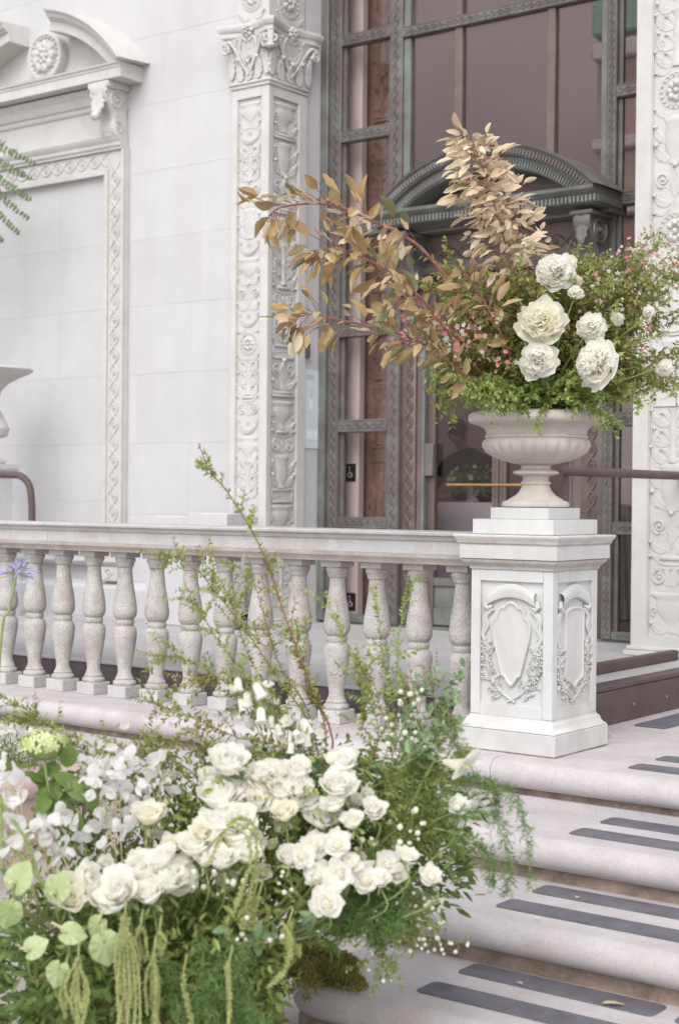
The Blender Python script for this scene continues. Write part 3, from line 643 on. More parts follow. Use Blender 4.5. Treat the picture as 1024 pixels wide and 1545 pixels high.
for s in (-1, 1):      # consoles
    b = MB(); X0 = WXc+s*.80; hw = .085
    side = smooth_path([(8.50, 4.37), (8.495, 4.30), (8.53, 4.22), (8.575, 4.16), (8.605, 4.10), (8.60, 4.03), (8.625, 3.97), (8.665, 3.955), (YS+.02, 3.975)], 22)
    P = [[(X0-hw, y, z), (X0-hw*.7, y-.012, z), (X0-hw*.25, y-.002, z), (X0+hw*.25, y-.002, z), (X0+hw*.7, y-.012, z), (X0+hw, y, z)] for y, z in side]
    b.grid(P)
    pol = [(float(y), float(z)) for y, z in side]+[(YW, 3.975), (YW, 4.37)]
    n = len(pol)
    for xx, fl in ((X0-hw, False), (X0+hw, True)): b.add([(xx, y, z) for y, z in pol], [tuple(range(n)) if fl else tuple(range(n))[::-1]])
    b.box(X0-.115, X0+.115, 8.495, YW, 4.325, 4.378, .006)
    b.M = frame((X0, 8.50, 4.10), (1, 0, 0), (0, 0, 1), (0, -1, 0)); acan(b, (0, .18), (0, -.0), 0, .075, .03, 4); mirror(lambda q: spiral(b, q*.05, .19, .045, 1.3, q, 0, .25, 0, 14))
    for xx, ss in ((X0+hw, 1), (X0-hw, -1)):
        b.M = frame((xx, 8.62, 4.24), (0, 1, 0), (0, 0, 1), (ss, 0, 0)); spiral(b, 0, 0, .085, 1.9, 1, 0, .16, .002); spiral(b, .02, -.21, .05, 1.6, -1, 2, .2, .002)
    b.M = None; b.tube([(X0-hw-.006, 8.645, 3.985), (X0+hw+.006, 8.645, 3.985)], .034, 12); b.build('console', LIMEC, wv, angle=45)
b = MB(); b.extr([(YW+.004, .54), (YS-.01, .54), (YS-.03, .55), (YS-.05, .575), (YS-.05, .597), (YS-.04, .5995), (YW+.004, .5995)], WXc-.98, WXc+.98); b.build('sill', LIMEC, wv, angle=30)
for s in (-1, 1):
    b = MB(); X0 = WXc+s*.80; b.box(X0-.1, X0+.1, YS-.02, YW, .418, .539, .01); b.M = frame((X0, YS-.02, .48), (1, 0, 0), (0, 0, 1), (0, -1, 0)); spiral(b, 0, 0, .05, 1.5, s, 0, .25, .002); b.build('sill_bracket', LIMEC, wv)

# ---- pilasters
def pilaster(name, x0, x1, yf, yb, bl, br, sf, sb, zt, seqF, seqS, zb=ZP):
    b = MB(); r = .02
    b.box(x0+.001, x1-r, yf+r, yb, zb+.001, zt)
    b.box(x0, x0+bl, yf, yf+.06, zb+.002, zt, .004)
    b.box(x1-br, x1, yf, yf+sf, zb+.002, zt, .005)
    b.box(x1-.06, x1, yb-sb, yb, zb+.002, zt, .004)
    zb0, zb1 = zb+.13, zt-.075
    b.box(x0+bl, x1-br, yf+.0006, yf+r, zb+.003, zb0); b.box(x0+bl, x1-br, yf+.0006, yf+r, zb1, zt-.001)
    b.box(x1-r, x1-.0006, yf+sf, yb-sb, zb+.003, zb0); b.box(x1-r, x1-.0006, yf+sf, yb-sb, zb1, zt-.001)
    p = b.build(name, LIMEC, bld, angle=25)
    b = MB(); e = .03
    for d, z0, z1 in ((.035, zb+.0005, zb+.035), (.02, zb+.0355, zb+.06)):
        b.box(x0-d, x1+d, yf-d, yb, z0, z1, .006)
    b.build('base', LIMEC, p)
    b = MB(); W = x1-br-x0-bl; b.M = frame((x0+bl+W/2, yf+r, zb0+.02), (1, 0, 0), (0, 0, 1), (0, -1, 0)); candel(b, W*.96, zb1-zb0-.04, seqF, .0115); b.build('carved_relief', LIMEC, p, angle=50)
    b = MB(); W2 = yb-sb-yf-sf; b.M = frame((x1-r, yf+sf+W2/2, zb0+.02), (0, 1, 0), (0, 0, 1), (1, 0, 0)); candel(b, W2*.96, zb1-zb0-.04, seqS, .018); b.build('carved_relief', LIMEC, p, angle=50)
    # inner fillet round the panel
    b = MB()
    for ax in (x0+bl+.004, x1-br-.004): b.tube([(ax, yf+r*.6, zb0), (ax, yf+r*.6, zb1)], .005, 6)
    for ay in (yf+sf+.004, yb-sb-.004): b.tube([(x1-r*.6, ay, zb0), (x1-r*.6, ay, zb1)], .005, 6)
    b.build('panel_bead', LIMEC, p); return p
SF = ['scr', 'vol', 'tab', 'swag', 'scr', 'ac', 'vase', 'swag', 'vol', 'ac', 'med', 'swag', 'scr', 'vase', 'swag', 'vase2', 'scr', 'ac', 'swag', 'vase']
SS = ['ac', 'vase2', 'vase', 'tab', 'vase2', 'vol', 'vase', 'plate', 'scr', 'tab', 'med', 'vol', 'ac', 'vase', 'plate', 'scr', 'vase2', 'plate', 'vase']
SR = ['vase', 'vol', 'scr', 'vase2', 'ac', 'tab', 'vase2', 'swag', 'ac', 'med', 'scr', 'vase2', 'med', 'ac', 'vase', 'swag']
PZ = 4.15
def capital(p, x0, x1, yf, yb):
    z0, z1 = PZ, 4.62
    b = MB(); b.box(x0-.012, x1+.012, yf-.012, yb+.0, z0+.0005, z0+.022, .005); b.box(x0-.022, x1+.022, yf-.022, yb+.0, z0+.0225, z0+.048, .011); b.build('astragal', LIMEC, p)
    # bell
    b = MB(); P = []
    for t in np.linspace(0, 1, 9):
        d = .002+.035*t**2.4; z = z0+.0485+(z1-.10-z0-.0485)*t
        P.append([(x0-d, yb, z), (x0-d, yf-d, z), (x1+d, yf-d, z), (x1+d, yb, z)])
    b.grid(P); b.add(P[-1], [(0, 1, 2, 3)]); b.build('bell', LIMEC, p, angle=30)
    # abacus with concave sides
    b = MB(); xc, hx = (x0+x1)/2, (x1-x0)/2; yc, hy = (yf+yb)/2, (yb-yf)/2
    def outline(e, sag, z):
        o = []
        cs = [(-1, -1), (1, -1), (1, 1), (-1, 1)]
        for i in range(4):
            (ax, ay), (bx, by) = cs[i], cs[(i+1) % 4]
            for t in np.linspace(0, 1, 12, endpoint=False):
                t2 = .04+.92*t; s_ = math.sin(math.pi*t)**1.2*sag
                x = ax+(bx-ax)*t2; y = ay+(by-ay)*t2
                nx, ny = ((ax+bx)/2, (ay+by)/2); o.append((xc+x*(hx+e)-nx*s_, yc+y*(hy+e)-ny*s_, z))
        return o
    P = [outline(e, s_, z1-.10+dz) for e, s_, dz in ((.055, .05, 0), (.075, .06, .012), (.075, .06, .045), (.085, .06, .05), (.098, .06, .075), (.10, .06, .09), (.096, .06, .1))]
    b.grid(P, wrap=True); b.add(P[-1], [tuple(range(48))]); b.add(P[0], [tuple(range(48))[::-1]]); b.build('abacus', LIMEC, p, angle=35)
    for O, U, Wn, Wd in (((xc, yf-.01, z0+.05), (1, 0, 0), (0, -1, 0), hx*2), ((x1+.01, (yf+yb)/2, z0+.05), (0, 1, 0), (1, 0, 0), hy*2)):
        b = MB(); b.M = frame(O, U, (0, 0, 1), Wn); a = Wd/2; H = z1-.10-z0-.05
        for s in (-1, 1):
            c = smooth_path([(0, .12*H, .012), (s*a*.3, .38*H, .02), (s*a*.62, .72*H, .03), (s*a*.92, .93*H, .045), (s*a*1.12, .86*H, .05)], 18); b.tube(c, np.linspace(.008, .016, 18), 6)
            c = smooth_path([(0, .18*H, .006), (s*a*.22, .42*H, .012), (s*a*.45, .72*H, .02), (s*a*.3, .98*H, .026), (s*a*.06, .9*H, .02)], 16); b.tube(c, np.linspace(.006, .011, 16), 6)
            spiral(b, s*a*1.06, .78*H, .048, 1.6, -s, math.pi/2, .27, .05)
            acan(b, (s*a*.95, .02), (s*a*.93, .72*H), s*.05, a*.17, .036, 5, 18)
            acan(b, (s*a*.42, .0), (s*a*.5, .50*H), -s*.1, a*.2, .028, 4)
            acan(b, (s*a*.15, .5*H), (s*a*.55, .98*H), -s*.35, a*.14, .025, 3)
            for q in (.25, .6): acan(b, (s*a*q, .5*H), (s*a*(q+.12), .86*H), 0, a*.09, .016, 2, 8)
        acan(b, (0, 0), (0, .42*H), 0, a*.2, .03, 4); rosette(b, 0, .52*H, .025, 6, .7, .012)
        rosette(b, 0, H+.045, .058, 7, .7, .045-.02); rosette(b, 0, H+.045, .03, 5, 1, .045)
        acan(b, (0, H*.72), (0, H*1.0), 0, a*.14, .03, 2)
        b.build('acanthus_leaves', LIMEC, p, angle=50)
    # corner scroll hanging under the abacus horn
    b = MB(); cx, cy = x1+.055, yf-.055
    b.M = frame((cx, cy, z1-.10), (.7071, .7071, 0), (0, 0, 1), (.7071, -.7071, 0))
    for s in (-1, 1): spiral(b, s*.022, -.045, .042, 1.5, s, math.pi/2, .3, 0)
    b.ball((0, -.105, -.01), .034, 10, 6, (1.2, .7, 1)); b.box(-.022, .022, -.10, .0, -.03, .016, .008); b.build('corner_scroll', LIMEC, p)
pl = pilaster('pilaster', -7.578, -7.217, YP, 9.14, .05, .075, .058, .10, PZ, SF, SS); capital(pl, -7.578, -7.217, YP, 9.14)
b = MB(); b.box(-7.56, -7.235, YP+.02, 9.12, 4.6205, 6.0, .004); up = b.build('upper_pier', LIMEC, pl)
for fr, W_ in ((((-7.40, YP+.02, 4.66), (1, 0, 0), (0, 0, 1), (0, -1, 0)), .26), (((-7.235, 8.92, 4.66), (0, 1, 0), (0, 0, 1), (1, 0, 0)), .34)):
    b = MB(); b.M = frame(*fr); candel(b, W_, 1.3, ['med', 'ac', 'vase', 'med'], .02); b.build('carved_relief', LIMEC, pl, angle=50)
pr = pilaster('pilaster', -4.262, -3.74, YP, 9.14, .105, .105, .058, .10, 4.62, SR, SS)
for bx in ((-7.58, -7.238, 9.1405, YF+.2, ZP, 6.0), (-4.26, -3.74, 9.1405, YF+.2, ZP, 6.0), (-4.24, -3.76, YP+.03, 9.139, 4.621, 6.0)): b = MB(); b.box(*bx); b.build('reveal', LIME, bld)

# ---- bronze entrance
ent = MB(); ent.box(-7.24, -4.258, YF+.02, YF+.14, ZP+.0005, .128+.03, .003)
ent = ent.build('bronze_entrance', BRZG, bld)
def member(x0, x1, z0, z1, m=BRZ, y0=YF, y1=YF+.075, orn=True, name='frame_bar', c=.004):
    b = MB(); b.box(x0, x1, y0, y1, z0, z1, c)
    vert = (z1-z0) > (x1-x0); wd = (x1-x0) if vert else (z1-z0); L = (z1-z0) if vert else (x1-x0)
    if orn and wd > .05:
        b.M = frame(((x0+x1)/2, y0, z0+.02), (1, 0, 0), (0, 0, 1), (0, -1, 0)) if vert else frame((x0+.02, y0, (z0+z1)/2), (0, 0, 1), (1, 0, 0), (0, -1, 0))
        guil(b, L-.04, wd*.42, wd*.78, wd*.055, n=7); b.M = None
        for s in (-1, 1):
            e = wd*.40*s
            b.tube([((x0+x1)/2+e, y0, z0+.003), ((x0+x1)/2+e, y0, z1-.003)] if vert else [(x0+.003, y0, (z0+z1)/2+e), (x1-.003, y0, (z0+z1)/2+e)], wd*.05, 5)
    return b.build(name, m, ent, angle=40)
ZTOP = 5.74
member(-7.233, -7.165, .16, ZTOP, BRZG, YF-.03, YF+.1, False); member(-7.164, -7.06, .16, ZTOP, BRZ)
member(-6.605, -6.492, .16, ZTOP, BRZ)
member(-4.812, -4.735, .16, ZTOP, BRZ); member(-4.34, -4.262, .16, ZTOP, BRZ, orn=False)
GY = YF+.055
def pane(x0, x1, z0, z1, y=GY, thick=.006):
    b = MB(); b.box(x0, x1, y, y+thick, z0, z1); b.build('pane', GLASS, ent, smooth=False)
zr = [(.1585, .214), (.87, .958), (1.602, 1.70), (2.33, 2.42), (3.09, 3.185), (3.82, 3.908), (4.556, 4.643), (5.3, 5.39)]
for x0, x1 in ((-7.06, -6.605), (-4.735, -4.34)):
    for i, (z0, z1) in enumerate(zr):
        member(x0+.0005, x1-.0005, z0, z1, BRZG if i < 1 else BRZ)
        t = zr[i+1][0] if i+1 < len(zr) else ZTOP
        for a, c_ in ((x0, x0+.03), (x1-.03, x1)):
            b = MB(); b.box(a+.0006, c_-.0006, YF+.035, YF+.07, z1+.0004, t-.0004); b.build('glazing_bead', BRZ, ent)
        pane(x0+.028, x1-.028, z1-.01, t+.01)
# door surround: wide running-scroll architraves and mouldings
for s, X0, X1 in ((-1, -6.491, -6.365), (1, -4.985, -4.8125)):
    b = MB(); b.box(X0, X1, YF+.03, YF+.12, .16, 2.74, .003)
    b.M = frame(((X0+X1)/2-.008*s, YF+.03, .2), (1, 0, 0), (0, 0, 1), (0, -1, 0)); guil(b, 2.5, .062, .112, .0095, .55, n=9); ringt(b, 0, 0, .01, .004); b.build('scroll_architrave', BRZB, ent, angle=45)
for x0, x1, y, m in ((-6.3645, -6.31, YF+.05, BRZB), (-6.3095, -6.285, YF+.03, BRZG), (-5.06, -4.9855, YF+.05, BRZB)):
    b = MB(); b.box(x0, x1, y, YF+.13, .16, 2.74, .003); b.build('door_jamb', m, ent)
b = MB(); b.box(-6.491, -4.8125, YF+.02, YF+.13, 2.7405, 3.03, .003)
b.M = frame((-6.38, YF+.02, 2.89), (0, 0, 1), (1, 0, 0), (0, -1, 0)); guil(b, 1.48, .09, .15, .01)
b.M = None; b.extr([(YF+.019, 2.741), (YF-.02, 2.741), (YF-.035, 2.76), (YF-.04, 2.79), (YF+.019, 2.80)], -6.49, -4.814); b.build('door_frieze', BRZB, ent, angle=40)
# pediment hood
EC = -5.583
b = MB(); b.extr([(YF+.1, 3.0305), (YF-.12, 3.0305), (YF-.13, 3.045), (YF-.30, 3.06), (YF-.33, 3.065), (YF-.345, 3.085), (YF-.35, 3.115), (YF-.375, 3.13), (YF-.395, 3.145), (YF-.40, 3.165), (YF-.39, 3.170), (YF+.1, 3.1705)], EC-.905, EC+.885)
x = EC-.90
while x < EC+.88:
    b.box(x, x+.017, YF-.362, YF-.345, 3.068, 3.112); x += .03
yy = YF-.33
while yy < YF:
    b.box(EC+.8855, EC+.897, yy, yy+.017, 3.068, 3.112); yy += .03
b.build('hood_cornice', BRZG, ent, angle=30)
RC = .905; RI = .375; RR = (RC**2+RI**2)/(2*RI); CZ2 = 3.172+RI-RR
def archsweep(prof, name, m, amax=None, dent=None):
    b = MB(); P = []; a_end = math.asin(RC/RR)
    for t in np.linspace(-1, 1, 44):
        a = a_end*t; P.append([(EC+(RR+d)*math.sin(a), y, max(3.1708+.0001*k, CZ2+(RR+d)*math.cos(a))) for k, (d, y) in enumerate(prof)])
    n = len(prof); b.grid(P); b.add(P[0], [tuple(range(n))]); b.add(P[-1], [tuple(range(n))[::-1]])
    if dent:
        r_, y_, sz, step = dent; a = -a_end*.94
        while a < a_end*.94:
            p = (EC+(RR+r_)*math.sin(a), y_, CZ2+(RR+r_)*math.cos(a))
            if p[2] > 3.19:
                b.M = frame(p, (math.cos(a), 0, -math.sin(a)), (math.sin(a), 0, math.cos(a)), (0, -1, 0)); b.box(-step*RR*.3, step*RR*.3, -sz, sz, -.003, .012, .003); b.M = None
            a += step
    return b.build(name, m, ent, angle=35)
archsweep([(-.085, YF+.05), (-.085, YF-.36), (-.08, YF-.372), (-.022, YF-.385), (-.018, YF-.40), (-.004, YF-.41), (.0, YF-.40), (.006, YF-.3), (.006, YF+.06)], 'hood_arch', BRZ, dent=(-.052, YF-.378, .021, .022))
archsweep([(-.165, YF+.05), (-.165, YF-.31), (-.158, YF-.325), (-.1, YF-.335), (-.0855, YF-.335), (-.0855, YF+.05)], 'hood_inner_arch', BRZG, dent=(-.125, YF-.33, .026, .02))
b = MB(); P = []
for t in np.linspace(-.9, .9, 20): P.append([(EC+t, YF-.02, 3.1712), (EC+t, YF-.02, max(3.1715, CZ2+math.sqrt(RR*RR-t*t)-.1))])
b.grid(P); b.build('tympanum', BRZB, ent)
for s in (-1, 1):
    X0 = EC+s*.745; hw = .062; b = MB()
    side = smooth_path([(YF-.27, 3.02), (YF-.285, 2.96), (YF-.25, 2.89), (YF-.19, 2.82), (YF-.14, 2.75), (YF-.11, 2.68), (YF-.06, 2.645), (YF+.01, 2.64)], 20)
    b.grid([[(X0-hw, y, z), (X0-hw*.6, y-.012, z), (X0, y-.002, z), (X0+hw*.6, y-.012, z), (X0+hw, y, z)] for y, z in side])
    pol = [(float(y), float(z)) for y, z in side]+[(YF+.02, 2.64), (YF+.02, 3.02)]; n = len(pol)
    for xx in (X0-hw, X0+hw): b.add([(xx, y, z) for y, z in pol], [tuple(range(n))])
    b.box(X0-.085, X0+.085, YF-.30, YF+.02, 3.0, 3.0302, .006)
    for xx, ss in ((X0+hw, 1), (X0-hw, -1)):
        b.M = frame((xx, YF-.15, 2.91), (0, 1, 0), (0, 0, 1), (ss, 0, 0)); spiral(b, 0, 0, .1, 2.2, -1, .5, .14, .002); spiral(b, .07, -.19, .05, 1.6, 1, 2, .2, .002)
    b.M = frame((X0, YF-.27, 2.76), (1, 0, 0), (0, 0, 1), (0, -.9, .1)); acan(b, (0, .22), (0, .02), 0, .045, .03, 4); b.M = None
    b.build('hood_console', BRZ, ent, angle=45)
# transom lights above the hood
member(-6.4915, -4.8125, 4.525, 4.606, BRZ)
for x0, x1 in ((-6.045, -5.979), (-5.281, -5.218)): member(x0, x1, 3.2, 4.5245, BRZB, YF+.02, YF+.075, False); member(x0, x1, 4.6065, ZTOP, BRZB, YF+.02, YF+.075, False)
for x0, x1 in ((-6.4915, -6.43), (-4.86, -4.8125)): member(x0, x1, 3.1, 4.524, BRZG, YF+.02, YF+.075, False); member(x0, x1, 4.607, ZTOP, BRZG, YF+.02, YF+.075, False)
for x0, x1 in ((-6.43, -6.045), (-5.979, -5.281), (-5.218, -4.86)):
    pane(x0-.01, x1+.01, 3.1, 4.54); pane(x0-.01, x1+.01, 4.59, ZTOP)
# glazed double door
DY = YF+.085
for x0, x1, st in ((-6.2845, -5.68, .055), (-5.672, -5.0605, .055)):
    for a, c_ in ((x0, x0+st), (x1-st, x1)):
        b = MB(); b.box(a, c_, DY, DY+.05, .17, 2.735, .004); b.box(a+st*.35, a+st*.5, DY-.006, DY, .2, 2.7); b.build('door_stile', BRZB, ent)
    for z0, z1, m in ((.17, .30, BRZG), (.46, .52, BRZG), (2.62, 2.735, BRZB)):
        b = MB(); b.box(x0+st+.0004, x1-st-.0004, DY+.002, DY+.048, z0, z1, .004); b.build('door_rail', m, ent)
    b = MB(); b.box(x0+st-.005, x1-st+.005, DY+.02, DY+.03, .3, .46); b.build('kick_panel', BRZG, ent)
    pane(x0+st-.008, x1-st+.008, .51, 2.63, DY+.022)
b = MB(); b.box(-6.302, -6.215, DY-.045, DY-.002, 1.27, 1.51, .004); b.build('lock_plate', BRZ, ent)
b = MB(); z = 1.205; b.tube([(-6.07, DY-.07, z), (-5.42, DY-.07, z)], .011, 10)
for xx in (-6.05, -5.45): b.tube([(xx, DY-.07, z), (xx, DY+.0, z)], .009, 8)
b.build('push_bar', BRASS, ent)
# ================================================================== FITTINGS ON THE JAMB, RAILS
sg = thing('wall_sign', 'pale blue information sign mounted on the plain door reveal', 'sign', (-7.236, 9.25, 1.4))
XR = -7.238; b = MB(); b.box(XR+.0005, XR+.008, 9.148, 9.335, 1.48, 2.08, .002); b.build('sign_plate', SIGNM, sg)
def onsign(y0, y1, z0, z1, m, nm): b = MB(); b.box(XR+.008, XR+.0095, y0, y1, z0, z1); b.build(nm, m, sg)
onsign(9.222, 9.246, 1.78, 1.94, SIGNL, 'print'); onsign(9.175, 9.255, 1.55, 1.625, SIGNL, 'print'); onsign(9.27, 9.31, 1.55, 1.625, SIGNL, 'print')
for k in range(9):
    z = 2.035-k*.022; onsign(9.17, 9.17+random.uniform(.05, .11) if k > 1 else 9.26, z, z+.006, SIGND if k < 2 else SIGNL, 'text_line')
for k in range(7):
    z = 1.74-k*.015; onsign(9.20, 9.20+random.uniform(.04, .09), z, z+.004, SIGNL, 'text_line')
b = MB(); b.box(XR+.0005, XR+.04, 9.15, 9.18, 2.17, 2.28, .006); tag(b.build('card_reader', BROWN), 'small dark card reader fixed above the wall sign', 'card reader')
# right handrail (along the porch ramp)
hr = thing('handrail', 'straight brown tubular handrail running to the door beyond the urn', 'handrail', (-3.925, 7.2, ZP))
b = MB(); b.tube([(-3.925, 7.17, 1.252), (-3.925, 7.19, 1.255), (-3.925, 8.679, 1.255)], [.018, .026, .026], 14); b.build('rail', BROWN, hr)
for y in (7.22,): b = MB(); b.tube([(-3.925, y, ZP+.062), (-3.925, y, 1.235)], .016, 10); b.lathe([(.045, ZP+.0625), (.045, ZP+.07), (.018, ZP+.085)], 12, (-3.925, y)); b.build('post', BROWN, hr)
hl = thing('handrail', 'bent brown tubular handrail standing behind the balustrade near the far urn', 'handrail', (-8.44, 7.5, ZP))
c = smooth_path([(-10.2, 7.5, 1.262), (-9.2, 7.5, 1.255), (-8.66, 7.5, 1.25), (-8.54, 7.5, 1.235), (-8.46, 7.5, 1.17), (-8.435, 7.5, 1.05), (-8.43, 7.5, .9), (-8.43, 7.5, ZP+.001)], 44)
b = MB(); b.tube(c, .026, 12); b.build('rail', BROWN, hl)
b = MB(); b.tube([(-10.1, 7.5, ZP+.001), (-10.1, 7.5, 1.25)], .022, 10); b.build('post', BROWN, hl)
# low stone slabs against the wall seen over the rail
pa, pb_, pc = [ony(v, 782, 8.3)[0] for v in (216, 281, 341)]
b = MB(); b.box(pb_+.002, pc, 8.3, 8.52, ZP+.0005, ony(310, 774, 8.3)[2], .008); tag(b.build('stone_pier', LIME), 'low plain stone pier just left of the carved pilaster', 'pier')
b = MB(); b.box(pa, pb_-.002, 8.32, 8.52, ZP+.0005, ony(240, 778, 8.3)[2], .008); tag(b.build('stone_pier', LIME), 'slightly lower stone pier next to the taller plain pier', 'pier')
# small floor spotlight
sp = thing('floor_spotlight', 'small black and white striped spotlight on the porch floor', 'spotlight', (-6.35, 7.7, ZP))
q = onz(365, 950, ZP); b = MB(); b.M = frame((q[0], q[1], ZP+.075), (.8, .2, .55), (0, 0, 1), (0, 1, 0)); M_ = Matrix.Translation((q[0], q[1], ZP+.07)) @ Matrix.Rotation(R(55), 4, 'Y') @ Matrix.Rotation(R(20), 4, 'X')
b = MB(); b.M = np.array(M_); b.lathe([(0, -.055), (.03, -.055), (.036, -.03), (.036, .05), (.03, .052), (.028, .03), (0, .03)], 16, caps=False); b.build('lamp_body', BLACK, sp)
for k in (-.02, .01, .038): b = MB(); b.M = np.array(M_); b.lathe([(.0355, k-.007), (.0385, k-.006), (.0385, k+.006), (.0355, k+.007)], 16, caps=False); b.build('white_band', WHITEP, sp)
b = MB(); b.lathe([(.05, ZP+.0005), (.05, ZP+.012), (.01, ZP+.016)], 14, (q[0], q[1])); b.tube([(q[0], q[1], ZP+.01), (q[0], q[1], ZP+.06)], .007, 6); b.build('stand', BLACK, sp)

# ================================================================== INTERIOR
for bx in ((-11, -1.5, 12.6, 12.8, 0, 7.6), (-11.2, -11, YF+.2, 12.8, 0, 7.6), (-1.5, -1.3, YF+.2, 12.8, 0, 7.6)): room = MB(); room.box(*bx); struct(room.build('interior_wall', INW))
for bx in ((-11.2, -9.2, 9.6, 12.8), (-2.6, -1.3, 9.6, 12.8), (-9.2, -2.6, 9.6, 9.8), (-9.2, -2.6, 11.3, 12.8)): room = MB(); room.box(bx[0], bx[1]-.001, bx[2], bx[3]-.001, 7.6, 7.75); struct(room.build('interior_ceiling', INW))
sk = thing('added_roof_opening', 'added unseen roof opening letting sky light into the entrance hall', 'roof opening', (-6, 11, 7.6))  # added out of view: open roof with bars, brightens the hall behind the glass
for k in range(7): b = MB(); x = -9.19+6.58*k/6; b.box(x-.03, x+.03, 9.801, 11.298, 7.62, 7.72); b.build('opening_bar', BRZ, sk)
b = MB(); b.box(-11.2, -1.3, 9.551, 12.7, .02, ZP); struct(b.build('interior_floor', INF))
jam = thing('interior_jamb', 'cream plaster jamb with dark plates seen through the side window', 'jamb', (-7.22, 9.8, ZP))
xa, xb = ony(519, 720, 9.53)[0], ony(541, 720, 9.53)[0]
b = MB(); b.box(xa-.1, xb, 9.53, 9.60, ZP+.001, 5.7, .005); b.build('plaster_jamb', INP, jam)
for yy in (713, 908):
    q = ony(529, yy, 9.53); b = MB(); b.box(q[0]-.045, q[0]+.05, 9.522, 9.5295, q[2]-.07, q[2]+.07, .003); pt = b.build('push_plate', BLACK, jam)
    b = MB(); b.M = frame((q[0], 9.5215, q[2]), (1, 0, 0), (0, 0, 1), (0, -1, 0)); ringt(b, -.002, -.018, .018, .0035, 0, 14); b.tube([(-.008, .028, 0), (-.004, -.004, 0), (.016, -.006, 0), (.022, -.03, 0)], .0035, 5); b.ball((-.008, .04, 0), .007, 6, 4); b.build('symbol', WHITEP, pt)
xa2, xb2 = ony(541, 720, 9.66)[0], ony(592, 720, 9.66)[0]
pn = thing('wooden_screen', 'brown carved wooden screen seen through the side window', 'screen', ((xa2+xb2)/2, 9.7, ZP))
b = MB(); b.box(xa2-.1, xb2+.02, 9.66, 9.78, ZP+.001, 5.7, .005); b.build('panel_board', INB, pn)
b = MB(); b.M = frame((xb2-.13, 9.66, ZP+.3), (1, 0, 0), (0, 0, 1), (0, -1, 0)); candel(b, .17, 4.6, SS, .02); b.build('carved_relief', INB, pn)
# pink bay seen through the right side light
pk = thing('interior_bay', 'pink plaster bay with cream and green bands seen through the narrow right window', 'wall bay', (-5.6, 11.5, ZP))
b = MB(); b.box(-6.0, -4.9, 11.5, 11.7, ZP+.001, 5.7); b.build('plaster_face', PINKW, pk)
for z0, z1, m in ((3.45, 3.6, INP), (4.0, 4.1, INP), (4.75, 4.9, INP), (4.95, 5.25, mat_plain('mint paint', (.30, .50, .40), .6)), (1.05, 2.2, INP)):
    b = MB(); b.box(-6.01, -4.89, 11.40, 11.4995, z0, z1, .02); b.build('moulding', m, pk)
b = MB()
for k in range(8):
    for s in (-1, 1): b.tube([(-5.75+k*.08, 11.38, ZP+.02), (-5.75+k*.08+s*.3, 11.38, .62)], .007, 4)
b.build('lattice', INB, pk)
# table with linen and a vase arrangement
tq = ony(700, 748, 10.5)
tb = thing('banquet_table', 'table under a white linen cloth inside the glazed door', 'table', (tq[0], 10.8, ZP))
b = MB(); P = []
for z, e in ((ZP+.01, .05), (.5, .03), (.9, .01), (1.06, 0), (1.075, -.012)):
    row = []
    for i in range(60):
        u = i/60*4; k = int(u); t = u-k; cs = [(-1, -1), (1, -1), (1, 1), (-1, 1)]; (ax, ay), (bx, by) = cs[k], cs[(k+1) % 4]
        wv_ = e*(.6+.5*math.sin(i*1.9)); row.append((tq[0]+.25+(ax+(bx-ax)*t)*(.85+wv_), 10.85+(ay+(by-ay)*t)*(.38+wv_), z))
    P.append(row)
b.grid(P, wrap=True); b.add(P[-1], [tuple(range(60))]); b.build('tablecloth', LINEN, tb)
# ---- person leaning over the table
def skin_mesh(name, nodes, mats, sub=2):
    me = bpy.data.meshes.new(name); V = [n[0] for n in nodes]; E_ = [(i, n[2]) for i, n in enumerate(nodes) if n[2] is not None]
    me.from_pydata(V, E_, []); o = bpy.data.objects.new(name, me); COL.objects.link(o)
    o.modifiers.new('skin', 'SKIN'); 
    if not me.skin_vertices: pass
    for i, n in enumerate(nodes): me.skin_vertices[0].data[i].radius = (n[1], n[1]) if np.isscalar(n[1]) else n[1]
    me.skin_vertices[0].data[0].use_root = True
    o.modifiers.new('sub', 'SUBSURF').levels = sub; o.modifiers['sub'].render_levels = sub
    dg = bpy.context.evaluated_depsgraph_get(); m2 = bpy.data.meshes.new_from_object(o.evaluated_get(dg)); bpy.data.objects.remove(o)
    m2.materials.clear(); m2.materials.append(mats); m2.polygons.foreach_set('use_smooth', [True]*len(m2.polygons)); return m2
hq = ony(690, 652, 11.4)       # head centre
hx, hy, hz = hq
per = thing('person', 'person in a dark shirt leaning over flowers behind the glass door', 'person', (hx+.1, 11.6, ZP))
